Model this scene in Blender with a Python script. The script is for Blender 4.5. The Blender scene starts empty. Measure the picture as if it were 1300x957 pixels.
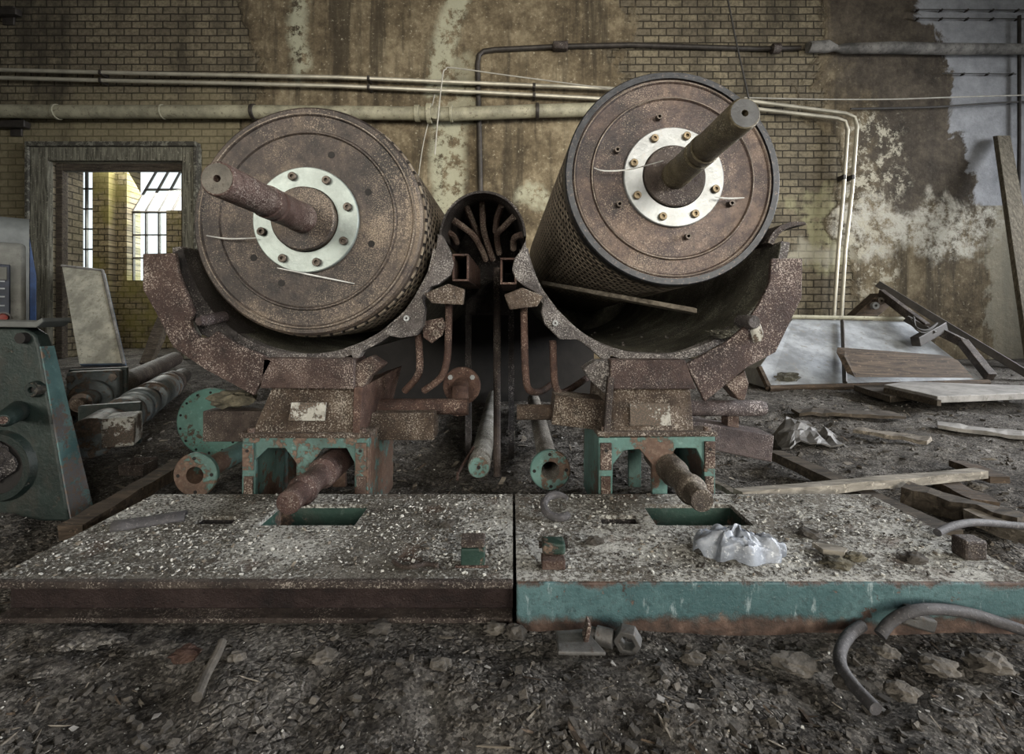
import bpy, bmesh, math, random
from mathutils import Vector, Matrix, noise
random.seed(7)
PI = math.pi
FPX, CX, HY, CH = 620.0, 650.0, 393.0, 0.52      # focal length in px, vanishing point, camera height
scn = bpy.context.scene
COL = scn.collection

def W(px, py, Y):
    return Vector(((px - CX) / FPX * Y, Y, CH + (HY - py) / FPX * Y))
def F(px, py, Z=0.0):
    Y = (CH - Z) * FPX / (py - HY)
    return Vector(((px - CX) / FPX * Y, Y, Z))
def wx(px): return (px - CX) / FPX * 5.2
def wz(py): return CH + (HY - py) / FPX * 5.2

# ------------------------------------------------------------------ node helper
class N:
    def __init__(s, name):
        s.m = bpy.data.materials.new(name); s.m.use_nodes = True
        s.t = s.m.node_tree; s.t.nodes.clear()
        s.o = s.t.nodes.new('ShaderNodeOutputMaterial')
        s.b = s.t.nodes.new('ShaderNodeBsdfPrincipled')
        s.t.links.new(s.b.outputs[0], s.o.inputs[0])
        tc = s.t.nodes.new('ShaderNodeTexCoord')
        s.co = tc.outputs['Object']
    def n(s, typ, **kw):
        x = s.t.nodes.new(typ)
        for k, v in kw.items(): setattr(x, k, v)
        return x
    def put(s, sock, v):
        if isinstance(v, bpy.types.NodeSocket): s.t.links.new(v, sock)
        elif v is not None:
            if sock.type == 'RGBA' and not isinstance(v, (int, float)): sock.default_value = (*v[:3], 1)
            elif sock.type == 'RGBA': sock.default_value = (v, v, v, 1)
            else: sock.default_value = v
    def rnd(s):
        oi = s.n('ShaderNodeObjectInfo')
        v = s.n('ShaderNodeVectorMath', operation='SCALE'); v.inputs[0].default_value = (7.3, 3.1, 5.7)
        s.put(v.inputs['Scale'], oi.outputs['Random'])
        a = s.n('ShaderNodeVectorMath', operation='ADD'); s.put(a.inputs[0], s.co); s.put(a.inputs[1], v.outputs[0])
        s.co = a.outputs[0]
        return s
    def scl(s, v, vec=None):
        a = s.n('ShaderNodeVectorMath', operation='MULTIPLY'); s.put(a.inputs[0], vec or s.co); a.inputs[1].default_value = v
        return a.outputs[0]
    def noise(s, sc, det=6, ro=.6, vec=None, dist=0.0):
        x = s.n('ShaderNodeTexNoise'); s.put(x.inputs['Vector'], vec or s.co)
        x.inputs['Scale'].default_value = sc; x.inputs['Detail'].default_value = det
        x.inputs['Roughness'].default_value = ro; x.inputs['Distortion'].default_value = dist
        return x.outputs['Fac']
    def vor(s, sc, vec=None, feat='F1', out='Distance', rand=1.0):
        x = s.n('ShaderNodeTexVoronoi', feature=feat); s.put(x.inputs['Vector'], vec or s.co)
        x.inputs['Scale'].default_value = sc; x.inputs['Randomness'].default_value = rand
        return x.outputs[out]
    def ramp(s, f, stops):
        x = s.n('ShaderNodeValToRGB'); s.put(x.inputs[0], f)
        e = x.color_ramp.elements
        while len(e) < len(stops): e.new(.5)
        for i, (p, c) in enumerate(stops):
            e[i].position = p; e[i].color = (*c, 1) if not isinstance(c, (int, float)) else (c, c, c, 1)
        return x.outputs[0]
    def mix(s, f, a, b, mode='MIX'):
        x = s.n('ShaderNodeMix', data_type='RGBA', blend_type=mode)
        s.put(x.inputs[0], f); s.put(x.inputs[6], a); s.put(x.inputs[7], b)
        return x.outputs[2]
    def mth(s, op, a, b=None, clamp=False):
        x = s.n('ShaderNodeMath', operation=op, use_clamp=clamp)
        s.put(x.inputs[0], a)
        if b is not None: s.put(x.inputs[1], b)
        return x.outputs[0]
    def mr(s, v, a, b, c=0., d=1., smooth=True):
        x = s.n('ShaderNodeMapRange', interpolation_type='SMOOTHSTEP' if smooth else 'LINEAR')
        s.put(x.inputs[0], v)
        for i, q in enumerate((a, b, c, d)): x.inputs[1 + i].default_value = q
        return x.outputs[0]
    def xyz(s, vec=None):
        x = s.n('ShaderNodeSeparateXYZ'); s.put(x.inputs[0], vec or s.co)
        return x.outputs
    def comb(s, x, y, z=0.0):
        c = s.n('ShaderNodeCombineXYZ')
        for i, v in enumerate((x, y, z)): s.put(c.inputs[i], v)
        return c.outputs[0]
    def bump(s, h, st=.5, dist=.01, prev=None):
        x = s.n('ShaderNodeBump'); x.inputs['Strength'].default_value = st; x.inputs['Distance'].default_value = dist
        s.put(x.inputs['Height'], h)
        if prev: s.put(x.inputs['Normal'], prev)
        return x.outputs[0]
    def done(s, col, rough=.8, metal=0.0, nrm=None, spec=.35):
        s.put(s.b.inputs['Base Color'], col); s.put(s.b.inputs['Roughness'], rough); s.put(s.b.inputs['Metallic'], metal)
        s.b.inputs['Specular IOR Level'].default_value = spec
        if nrm: s.put(s.b.inputs['Normal'], nrm)
        return s.m

def rust(name, dark=(.022, .014, .012), mid=(.066, .040, .031), light=(.145, .105, .085), speck=(.42, .36, .30), amount=.5, sc=1.0, bump=.6, metal=.25, rough=.62, streak=.35):
    k = N(name).rnd()
    n1 = k.noise(7 * sc, 9, .68)
    n2 = k.noise(38 * sc, 6, .7)
    f = k.mth('ADD', k.mth('MULTIPLY', n1, .62), k.mth('MULTIPLY', n2, .38))
    c = k.ramp(f, [(.36, dark), (.5, mid), (.66, light)])
    st = k.noise(9 * sc, 4, .6, k.scl((4, 4, .35)))
    c = k.mix(k.mr(st, .5, .75, 0, streak), c, tuple(x * .4 for x in mid))
    sp = k.noise(310 * sc, 3, .7)
    big = k.noise(11 * sc, 4, .6)
    th = k.mth('ADD', sp, k.mth('MULTIPLY', k.mth('SUBTRACT', big, .5), .5))
    hi = .66 - .12 * amount
    c = k.mix(k.mr(th, hi - .05, hi + .08, 0, .85), c, speck)
    pit = k.noise(130 * sc, 2, .5, k.scl((1.1, .9, 1.3)))
    c = k.mix(k.mr(pit, .36, .28, 0, .7), c, tuple(x * .3 for x in dark))
    nb = k.bump(k.mth('ADD', k.noise(60 * sc, 6, .75), k.mth('MULTIPLY', th, .6)), bump, .012)
    return k.done(c, rough, metal, nb)

def chipped(name, paint=(.055, .105, .094), paint2=(.09, .155, .14), under=(.085, .05, .036), chip=.5, sc=1.0, dirt=.4, rough=.55, flaky=(.13, .09, .065), wear=.5):
    k = N(name).rnd()
    p = k.mix(k.mr(k.noise(5 * sc, 6, .6), .4, .65), paint, paint2)
    p = k.mix(k.mr(k.noise(60 * sc, 4, .7), .55, .7, 0, wear), p, tuple(min(.5, x * 1.7 + .06) for x in paint))
    f = k.mth('ADD', k.mth('MULTIPLY', k.noise(6 * sc, 8, .7), .7), k.mth('MULTIPLY', k.noise(45 * sc, 5, .7), .3))
    lo = .62 - .22 * chip
    m = k.mr(f, lo, lo + .035)
    u = k.mix(k.mr(k.noise(90 * sc, 4, .7), .45, .65), under, flaky)
    c = k.mix(m, p, u)
    g = k.noise(14 * sc, 8, .7, k.scl((1, 1, .5)))
    c = k.mix(k.mr(g, .46, .68, 0, dirt), c, (.035, .03, .024))
    nb = k.bump(k.mth('SUBTRACT', k.mth('MULTIPLY', k.noise(90 * sc, 4, .7), .5), m), .5, .006)
    return k.done(c, rough, .05, nb)

def brick_nodes(k, u, v, yellow=1.0):
    vec = k.comb(u, v)
    wob = k.n('ShaderNodeVectorMath', operation='ADD')
    k.put(wob.inputs[0], vec)
    nz = k.n('ShaderNodeTexNoise'); k.put(nz.inputs['Vector'], vec); nz.inputs['Scale'].default_value = 9
    sub = k.n('ShaderNodeVectorMath', operation='SCALE'); k.put(sub.inputs[0], nz.outputs['Color']); sub.inputs['Scale'].default_value = .012
    k.put(wob.inputs[1], sub.outputs[0])
    b = k.n('ShaderNodeTexBrick'); k.put(b.inputs['Vector'], wob.outputs[0])
    b.inputs['Color1'].default_value = (.208 * yellow, .176 * yellow, .118 * yellow, 1); b.inputs['Color2'].default_value = (.122 * yellow, .102 * yellow, .073 * yellow, 1)
    b.inputs['Mortar'].default_value = (.022, .018, .013, 1)
    b.inputs['Scale'].default_value = 1; b.inputs['Mortar Size'].default_value = .0075; b.inputs['Mortar Smooth'].default_value = .35
    b.inputs['Bias'].default_value = -.1; b.inputs['Brick Width'].default_value = .165; b.inputs['Row Height'].default_value = .0765
    n = k.noise(26, 7, .7, vec)
    c = k.mix(k.mr(n, .35, .7, .0, .75), b.outputs['Color'], (.05, .042, .028))
    return c, b.outputs['Fac'], vec

def brick_wall(name, axis='X', moss=0.0, tint=1.0):
    k = N(name)
    o = k.xyz()
    c, fac, vec = brick_nodes(k, o[0] if axis == 'X' else o[1], o[2], tint)
    if moss:
        mm = k.mr(k.noise(2.2, 6, .6), .42, .6, 0, moss)
        c = k.mix(mm, c, (.19, .17, .055))
    g = k.noise(1.5, 8, .7)
    c = k.mix(k.mr(g, .5, .7, 0, .6), c, (.03, .026, .018))
    h = k.mth('SUBTRACT', k.mth('MULTIPLY', k.noise(40, 5, .7), .4), fac)
    return k.done(c, .9, 0, k.bump(h, .8, .012), .2)

def back_wall_mat():
    k = N('back_wall_brick_and_plaster')
    o = k.xyz()
    X0, Z0 = o[0], o[2]
    d1 = k.mth('SUBTRACT', k.noise(1.3, 8, .65, dist=.4), .5)
    d2 = k.mth('SUBTRACT', k.noise(1.6, 8, .65, k.scl((1.1, 1, .8)), .3), .5)
    X = k.mth('ADD', X0, k.mth('MULTIPLY', d1, 1.5)); Z = k.mth('ADD', Z0, k.mth('MULTIPLY', d2, 1.2))
    def box(px0, px1, py0, py1, s=.12):        # region of the wall given by its edges, with ragged outline
        a = k.mth('MULTIPLY', k.mr(X, wx(px0) - s, wx(px0) + s), k.mr(X, wx(px1) + s, wx(px1) - s))
        b = k.mth('MULTIPLY', k.mr(Z, wz(py1) - s, wz(py1) + s), k.mr(Z, wz(py0) + s, wz(py0) - s))
        return k.mth('MULTIPLY', a, b)
    def mx(*a):
        r = a[0]
        for q in a[1:]: r = k.mth('MAXIMUM', r, q)
        return r
    c, fac, vec = brick_nodes(k, X0, Z0)
    # greener, paler bricks around the doorway, darker and greyer at the top
    c = k.mix(k.mth('MULTIPLY', box(-100, 330, 130, 480, .3), .4), c, (.25, .215, .12), 'MIX')
    c = k.mix(k.mr(k.noise(1.1, 8, .7, k.scl((1.6, 1, .6))), .46, .66, 0, .75), c, (.028, .024, .017))
    # plaster
    pn = k.mth('ADD', k.mth('MULTIPLY', k.noise(2.2, 10, .68), .6), k.mth('MULTIPLY', k.noise(17, 8, .72), .4))
    p = k.ramp(pn, [(.36, (.045, .034, .021)), (.48, (.115, .09, .056)), (.58, (.205, .167, .108)), (.7, (.30, .26, .18))])
    stv = k.noise(2.3, 7, .65, k.scl((2.2, 1, .16)))
    p = k.mix(k.mr(stv, .47, .64, 0, .8), p, (.035, .028, .019))
    fl = k.noise(34, 5, .7)
    p = k.mix(k.mr(fl, .62, .68, 0, .8), p, (.36, .33, .25))
    plm = mx(box(318, 790, -200, 470, .05), box(1062, 1500, 150, 640, .05), box(1035, 1500, -300, 175, .05))
    low = k.mr(k.noise(1.9, 10, .72, dist=.3), .52, .60)
    # the dark brown damp stain on the right plaster
    damp = mx(box(1050, 1200, -200, 130, .15), box(1095, 1235, 100, 262, .1))
    p = k.mix(k.mth('MULTIPLY', damp, .85), p, k.ramp(pn, [(.4, (.03, .025, .02)), (.62, (.085, .07, .055))]))
    # efflorescence band
    ef = k.mth('MULTIPLY', box(1075, 1262, 258, 322, .08), k.mr(k.noise(5, 10, .8), .42, .56))
    p = k.mix(ef, p, (.42, .40, .34))
    ef2 = k.mth('MULTIPLY', box(1070, 1130, 150, 420, .1), k.mr(k.noise(9, 9, .8), .50, .58))
    p = k.mix(ef2, p, (.40, .37, .29))
    # bare pale streaks of plaster
    def streak(px, w, py0, py1, lean=0.0):
        xc = k.mth('ADD', X0, k.mth('MULTIPLY', k.mth('SUBTRACT', Z0, wz(py1)), -lean))
        xc = k.mth('ADD', xc, k.mth('MULTIPLY', d1, .35))
        a = k.mth('MULTIPLY', k.mr(xc, wx(px - w) - .06, wx(px - w) + .06), k.mr(xc, wx(px + w) + .06, wx(px + w) - .06))
        b = k.mth('MULTIPLY', k.mr(Z, wz(py1) - .1, wz(py1) + .1), k.mr(Z, wz(py0) + .1, wz(py0) - .1))
        return k.mth('MULTIPLY', a, b)
    pale = mx(streak(382, 11, -20, 95), streak(556, 17, -60, 112, .22), streak(566, 22, 150, 262), streak(672, 22, 250, 280), k.mth('MULTIPLY', streak(575, 30, 60, 170), .6))
    pale = k.mth('MULTIPLY', pale, k.mr(k.noise(8, 8, .75), .40, .52))
    p = k.mix(k.mth('MULTIPLY', pale, .85), p, (.34, .335, .245))
    # grey-white paint at the right end
    gx = k.mth('ADD', X, k.mth('MULTIPLY', k.mth('SUBTRACT', Z0, wz(200)), .26))
    grey = k.mth('MULTIPLY', k.mr(gx, wx(1222), wx(1232)), k.mr(Z0, wz(262), wz(260)))
    gc = k.ramp(k.noise(5, 9, .7), [(.35, (.20, .205, .215)), (.65, (.34, .345, .36))])
    p = k.mix(grey, p, gc)
    bey = k.mth('MULTIPLY', k.mr(X, wx(1250), wx(1262)), k.mr(Z0, wz(260), wz(262)))
    p = k.mix(k.mth('MULTIPLY', bey, .6), p, (.30, .28, .22))
    m = k.mth('MULTIPLY', plm, 1.0)
    col = k.mix(m, c, p)
    # mossy render left on the bricks
    ms = k.mth('MULTIPLY', box(1000, 1060, 262, 345, .08), k.mr(k.noise(5, 7, .7), .38, .5))
    col = k.mix(k.mth('MULTIPLY', ms, .85), col, (.25, .235, .14))
    rd = k.mth('MULTIPLY', box(960, 1075, 310, 335, .08), .7)
    col = k.mix(rd, col, (.33, .31, .24))
    hb = k.mth('MULTIPLY', k.mth('SUBTRACT', k.mth('MULTIPLY', k.noise(40, 5, .7), .4), fac), k.mth('SUBTRACT', 1.0, m))
    hp = k.mth('MULTIPLY', k.mth('ADD', k.mth('MULTIPLY', k.noise(22, 8, .75), .9), 1.0), m)
    return k.done(col, .92, 0, k.bump(k.mth('ADD', hb, hp), .8, .014), .2)

def dirt_mat():
    k = N('dirt_floor')
    n = k.mth('ADD', k.mth('MULTIPLY', k.noise(3.1, 9, .7), .5), k.mth('MULTIPLY', k.noise(27, 8, .75), .5))
    c = k.ramp(n, [(.36, (.024, .021, .018)), (.46, (.08, .071, .062)), (.56, (.18, .165, .146)), (.66, (.33, .31, .28))])
    sp = k.noise(150, 4, .75)
    c = k.mix(k.mr(sp, .58, .70, 0, .8), c, (.40, .37, .32))
    big = k.noise(1.2, 5, .6)
    c = k.mix(k.mr(big, .52, .62, 0, .5), c, (.03, .025, .02))
    cr = k.vor(85, out='Color'); ce = k.vor(85, feat='DISTANCE_TO_EDGE')
    cg = k.vor(230, out='Color'); cv = k.xyz(cr)[0]; cw = k.xyz(cg)[0]
    pm = k.mth('MULTIPLY', k.mr(k.noise(5, 6, .7), .42, .58), k.mr(cv, .25, .5))
    c = k.mix(k.mth('MULTIPLY', pm, .6), c, k.mix(1.0, c, k.ramp(cv, [(.3, .35), (.6, .9), (.95, 2.0)]), 'MULTIPLY'))
    c = k.mix(.8, c, k.mix(1.0, c, k.ramp(cw, [(.1, .35), (.5, .9), (.9, 1.8)]), 'MULTIPLY'))
    c = k.mix(k.mth('MULTIPLY', pm, k.mr(ce, .08, .0)), c, (.012, .01, .008))
    ped = k.mth('MULTIPLY', k.mr(ce, 0, .25), pm)
    hb = k.bump(k.mth('ADD', k.mth('ADD', k.noise(20, 8, .75), k.mth('MULTIPLY', k.noise(90, 6, .75), .5)), k.mth('ADD', k.mth('MULTIPLY', ped, .5), k.mth('MULTIPLY', cw, .2))), 1.0, .03)
    return k.done(c, .95, 0, hb, .15)

def deck_mat(name, base=(.10, .09, .075)):
    k = N(name).rnd()
    n = k.mth('ADD', k.mth('MULTIPLY', k.noise(6, 8, .7), .35), k.mth('MULTIPLY', k.noise(90, 8, .8), .65))
    c = k.ramp(n, [(.37, (.03, .026, .021)), (.48, base), (.57, (.18, .165, .142)), (.66, (.34, .325, .29))])
    pl = k.noise(4.2, 6, .65)
    wh = k.mth('MULTIPLY', k.mr(k.mth('ADD', k.noise(150, 5, .75), k.mth('MULTIPLY', k.mth('SUBTRACT', pl, .5), .7)), .47, .57), 1.0)
    c = k.mix(k.mth('MULTIPLY', wh, .85), c, (.52, .51, .47))
    c = k.mix(k.mr(k.noise(9, 5, .7), .58, .68, 0, .6), c, (.10, .058, .04))
    c = k.mix(k.mr(k.noise(120, 6, .8, k.scl((1, 1.1, .9))), .47, .38, 0, .85), c, (.03, .026, .021))
    hb = k.bump(k.mth('ADD', k.mth('MULTIPLY', k.noise(50, 6, .75), 1.0), k.mth('MULTIPLY', wh, .4)), .9, .012)
    return k.done(c, .9, 0, hb, .2)

def wood(name, dark=(.05, .038, .026), light=(.17, .135, .095), axis=(1, 9, 9), rough=.85, sc=6):
    k = N(name).rnd()
    n = k.noise(sc, 8, .65, k.scl(axis), .6)
    c = k.ramp(n, [(.34, dark), (.52, tuple((a + b) / 2 for a, b in zip(dark, light))), (.66, light)])
    c = k.mix(k.mr(k.noise(50, 4, .7), .58, .68, 0, .6), c, tuple(min(1, x * 1.8) for x in light))
    return k.done(c, rough, 0, k.bump(n, .6, .006), .25)

def plain(name, col, rough=.6, metal=0.0, var=.5, sc=14, bump=.25, spot=None):
    k = N(name).rnd()
    n = k.noise(sc, 8, .7)
    c = k.mix(k.mr(n, .35, .68), tuple(x * (1 - var) for x in col), col)
    if spot: c = k.mix(k.mr(k.noise(sc * 5, 5, .7), .56, .64, 0, .8), c, spot)
    return k.done(c, rough, metal, k.bump(k.noise(sc * 5, 5, .7), bump, .004), .4)

def head_mat(name, a=(.014, .011, .010), b=(.042, .031, .026), c3=(.098, .074, .053)):
    k = N(name).rnd()
    n = k.mth('ADD', k.mth('MULTIPLY', k.noise(3.6, 9, .66), .68), k.mth('MULTIPLY', k.noise(40, 7, .75), .32))
    c = k.ramp(n, [(.42, a), (.505, b), (.60, c3)])
    sv = k.noise(6, 5, .6, k.scl((5, 1, .3)))
    c = k.mix(k.mr(sv, .52, .7, 0, .5), c, (.03, .022, .02))
    sp = k.mth('ADD', k.noise(330, 3, .7), k.mth('MULTIPLY', k.mth('SUBTRACT', k.noise(5, 6, .65), .5), .55))
    c = k.mix(k.mr(sp, .53, .70, 0, .62), c, (.34, .275, .21))
    c = k.mix(k.mr(k.noise(140, 2, .5), .38, .3, 0, .7), c, (.02, .014, .012))
    return k.done(c, .5, .3, k.bump(k.noise(120, 5, .7), .45, .006), .5)

def jacket_mat(name, R, a=(.34, .285, .215), b=(.2, .16, .12)):
    k = N(name)
    o = k.xyz()
    ang = k.mth('MULTIPLY', k.mth('ARCTAN2', o[0], o[2]), R)
    br = k.n('ShaderNodeTexBrick'); k.put(br.inputs['Vector'], k.comb(ang, o[1]))
    br.inputs['Scale'].default_value = 1; br.inputs['Brick Width'].default_value = .032; br.inputs['Row Height'].default_value = .023
    br.inputs['Mortar Size'].default_value = .0055; br.inputs['Mortar Smooth'].default_value = .6
    br.inputs['Color1'].default_value = (*a, 1); br.inputs['Color2'].default_value = (*b, 1); br.inputs['Mortar'].default_value = (.012, .009, .008, 1)
    n = k.noise(25, 6, .7)
    c = k.mix(k.mr(n, .42, .68, 0, .7), br.outputs['Color'], (.04, .03, .024))
    c = k.mix(k.mr(k.noise(220, 3, .6), .62, .68, 0, .6), c, (.4, .35, .28))
    h = k.mth('SUBTRACT', k.mth('MULTIPLY', n, .3), br.outputs['Fac'])
    return k.done(c, .6, .3, k.bump(h, 1.0, .012), .4)

M = {}
M['rust'] = rust('rusty_steel')
M['rust_red'] = rust('red_rusty_steel', (.022, .013, .011), (.060, .033, .025), (.13, .078, .058), (.42, .33, .27), .3)
M['rust_dark'] = rust('dark_rusty_steel', (.014, .011, .010), (.036, .026, .022), (.085, .067, .055), (.32, .28, .24), .35)
M['rust_speck'] = rust('speckled_rusty_steel', (.018, .012, .011), (.044, .027, .023), (.088, .058, .048), (.38, .32, .28), .6)
M['rust_brown'] = rust('brown_flaking_rust', (.022, .016, .012), (.068, .047, .034), (.155, .118, .087), (.44, .39, .33), .75, .9, .9)
M['rust_purple'] = rust('purplish_rusty_steel', (.02, .015, .015), (.05, .037, .036), (.11, .084, .08), (.45, .4, .38), .4)
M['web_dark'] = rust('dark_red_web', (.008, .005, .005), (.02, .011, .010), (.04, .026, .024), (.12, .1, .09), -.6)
M['tar'] = rust('tarry_dark_steel', (.01, .009, .009), (.026, .022, .021), (.07, .062, .058), (.32, .29, .27), .25, rough=.5)
M['grime'] = rust('grimy_trough_steel', (.014, .013, .010), (.04, .037, .027), (.10, .095, .068), (.33, .32, .26), .55, streak=.1)
M['cast'] = rust('grey_cast_iron', (.03, .026, .025), (.085, .074, .07), (.17, .15, .14), (.46, .43, .40), .8, 1.0, .9)
M['teal'] = chipped('chipped_teal_paint')
M['teal_rusty'] = chipped('rusty_teal_paint', chip=.68, dirt=.35)
M['teal_clean'] = chipped('bright_teal_paint', (.07, .14, .125), (.115, .205, .185), chip=.45, dirt=.5)
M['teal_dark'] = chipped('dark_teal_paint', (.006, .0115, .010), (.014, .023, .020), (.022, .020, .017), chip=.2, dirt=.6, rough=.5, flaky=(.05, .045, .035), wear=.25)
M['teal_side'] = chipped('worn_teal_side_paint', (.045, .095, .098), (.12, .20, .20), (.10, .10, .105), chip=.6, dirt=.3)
M['green_pit'] = chipped('dark_green_pit_paint', (.010, .027, .020), (.018, .044, .034), (.04, .03, .024), chip=.35, dirt=.4)
M['alu'] = plain('dull_aluminium', (.25, .285, .268), .42, .35, .3, 16, .3, (.25, .27, .25))
M['alu_grey'] = plain('scratched_grey_aluminium', (.26, .27, .272), .4, .4, .3, 12, .3, (.22, .21, .2))
M['ridge'] = rust('worn_edge_highlight', (.05, .04, .032), (.15, .12, .095), (.30, .25, .2), (.45, .4, .34), .5)
M['bolt'] = plain('greasy_bolt_steel', (.11, .09, .075), .4, .7, .5, 60, .4)
M['bolt_brass'] = plain('yellowish_bolt_steel', (.24, .185, .115), .42, .7, .5, 60, .4)
M['black'] = plain('black_bore_and_shade', (.012, .010, .009), .8, 0, .5)
M['shaft_red'] = rust('red_oxide_shaft', (.016, .011, .010), (.062, .034, .028), (.135, .092, .079), (.36, .31, .27), .4, rough=.45)
M['shaft_olive'] = rust('olive_greasy_shaft', (.035, .03, .02), (.10, .082, .05), (.2, .17, .11), (.4, .36, .27), .35, rough=.4, metal=.4)
M['shaft_dark'] = rust('dark_brown_shaft', (.022, .017, .014), (.06, .046, .035), (.13, .105, .082), (.38, .34, .28), .5, rough=.5)
M['teal_bright'] = chipped('disc_teal_paint', (.11, .23, .195), (.16, .30, .26), chip=.4, dirt=.25)
M['shaft_end'] = plain('machined_shaft_end', (.11, .10, .085), .5, .5, .45, 40, .4, (.05, .04, .035))
M['shaft_end_dark'] = plain('dark_shaft_end', (.06, .06, .06), .45, .5, .4, 40, .4)
M['rim_blue'] = plain('blue_black_rim_steel', (.030, .032, .037), .42, .5, .5, 20, .3, (.10, .08, .07))
M['head_l'] = head_mat('left_drum_head_steel')
M['head_r'] = head_mat('right_drum_head_steel', (.015, .010, .010), (.044, .028, .024), (.108, .074, .055))
M['jacket'] = jacket_mat('card_clothing', .29)
M['wood_grey'] = wood('weathered_grey_wood', (.06, .05, .04), (.24, .21, .17))
M['wood_brown'] = wood('brown_stained_wood', (.02, .015, .011), (.095, .068, .047))
M['wood_pale'] = wood('pale_dusty_wood', (.09, .08, .065), (.27, .245, .205))
M['wood_dark'] = wood('dark_damp_wood', (.02, .016, .012), (.085, .068, .05))
M['wood_plank'] = wood('tan_plank_wood', (.05, .042, .03), (.16, .138, .10), (9, 9, 1))
M['door_wood'] = wood('weathered_door_frame_wood', (.035, .032, .024), (.21, .20, .155), (10, 10, .8), sc=5)
M['paintwood'] = chipped('peeling_door_frame_paint', (.12, .115, .088), (.21, .205, .165), (.035, .032, .026), chip=.7, sc=2.2, flaky=(.075, .07, .055), dirt=.55, rough=.8)
M['conduit'] = plain('galvanised_conduit', (.46, .43, .35), .4, .35, .3, 6, .1)
M['pipe_cream'] = plain('grimy_cream_pipe', (.33, .31, .22), .6, 0, .5, 5, .2, (.12, .10, .07))
M['pipe_black'] = plain('black_iron_pipe', (.045, .038, .032), .55, .3, .5, 14, .3)
M['lagging'] = plain('dirty_pipe_lagging', (.19, .18, .165), .85, 0, .7, 5, .6, (.05, .045, .04))
M['wire'] = plain('pale_wire', (.38, .36, .31), .6, .2, .3)
M['wire_dark'] = plain('dark_wire', (.05, .045, .04), .7)
M['grey_paint'] = plain('dusty_grey_cabinet_paint', (.155, .155, .14), .7, 0, .4, 10, .4, (.08, .08, .07))
M['grey_hood'] = plain('dusty_dark_grey_paint', (.10, .105, .10), .6, 0, .4, 5, .3)
M['navy'] = plain('navy_panel', (.02, .028, .05), .5)
M['blue'] = plain('blue_paint', (.02, .05, .13), .6)
M['red'] = plain('dull_red_button', (.25, .035, .025), .5)
M['white_print'] = plain('white_print', (.38, .4, .42), .7)
M['sheet'] = plain('scuffed_white_sheet', (.44, .46, .48), .35, .15, .55, 4.5, .25, (.25, .24, .22))
M['panel_beige'] = plain('water_stained_beige_panel', (.60, .57, .46), .6, .05, .5, 6, .3, (.25, .23, .17))
M['blueedge'] = plain('blue_grey_edge', (.11, .15, .2), .6)
M['slab'] = plain('dusty_grey_slab', (.29, .275, .255), .8, 0, .5, 7, .5, (.13, .12, .1))
M['hose'] = plain('grey_rubber_hose', (.07, .066, .069), .7, 0, .45, 40, .5, (.13, .12, .118))
M['bag'] = plain('white_plastic_film', (.27, .295, .34), .3, 0, .55, 22, .3, (.46, .48, .51))
M['stone'] = plain('dusty_stone', (.125, .11, .092), .95, 0, .6, 30, .8, (.07, .06, .05))
M['stone_dark'] = plain('dark_stone', (.075, .066, .056), .95, 0, .6, 30, .8)
M['flake'] = plain('pale_paint_flake', (.52, .51, .47), .8, 0, .35, 8)
M['peel'] = chipped('peeling_white_plate_paint', (.30, .29, .255), (.42, .41, .37), (.05, .04, .03), chip=.62, sc=3.0, dirt=.3)
M['steel_grey'] = plain('scuffed_grey_steel', (.13, .125, .12), .62, .3, .5, 20, .4, (.07, .055, .045))
M['bearing'] = chipped('grey_teal_bearing_paint', (.055, .066, .068), (.15, .165, .165), (.06, .042, .03), chip=.55, dirt=.4)
M['clump'] = plain('crusted_muck', (.13, .115, .08), .95, 0, .7, 25, 1.0, (.05, .045, .035))
M['dirt'] = dirt_mat()
M['deck_l'] = deck_mat('debris_strewn_deck')
M['deck_r'] = deck_mat('debris_strewn_pale_deck', (.145, .128, .105))
M['wall'] = back_wall_mat()
M['brick_x'] = brick_wall('yellow_mossy_brick', 'X', .75, 1.7)
M['brick_y'] = brick_wall('reveal_brick', 'Y', .1, 1.15)
M['plaster_plain'] = plain('stained_plaster', (.2, .18, .14), .95, 0, .5, 1.5, .3)
M['web'] = plain('cobweb', (.6, .6, .58), .9)
def apron_mat():
    k = N('teal_apron_with_rust_edge')
    o = k.xyz()
    p = k.mix(k.mr(k.noise(7, 6, .65), .4, .65), (.038, .082, .088), (.07, .130, .137))
    p = k.mix(k.mr(k.noise(55, 5, .7, k.scl((1, 1, .25))), .58, .68, 0, .6), p, (.3, .36, .37))
    z = k.mth('ADD', o[2], k.mth('MULTIPLY', k.mth('SUBTRACT', k.noise(9, 8, .75), .5), .075))
    r = k.mth('MAXIMUM', k.mr(z, .025, .008), k.mr(z, .070, .080))
    r = k.mth('MAXIMUM', r, k.mr(k.noise(11, 8, .75), .63, .67))
    u = k.ramp(k.noise(30, 6, .7), [(.35, (.022, .016, .013)), (.55, (.075, .047, .036)), (.7, (.16, .11, .085))])
    p = k.mix(k.mr(k.noise(120, 5, .75), .5, .62, 0, .55), p, (.03, .055, .058))
    p = k.mix(k.mr(k.noise(260, 4, .75), .60, .70, 0, .45), p, (.30, .34, .34))
    r = k.mth('MAXIMUM', r, k.mr(k.noise(60, 5, .75), .66, .69))
    c = k.mix(r, p, u)
    return k.done(c, .6, .05, k.bump(k.mth('SUBTRACT', k.noise(80, 4, .7), r), .5, .005))
M['apron'] = apron_mat()
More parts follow.
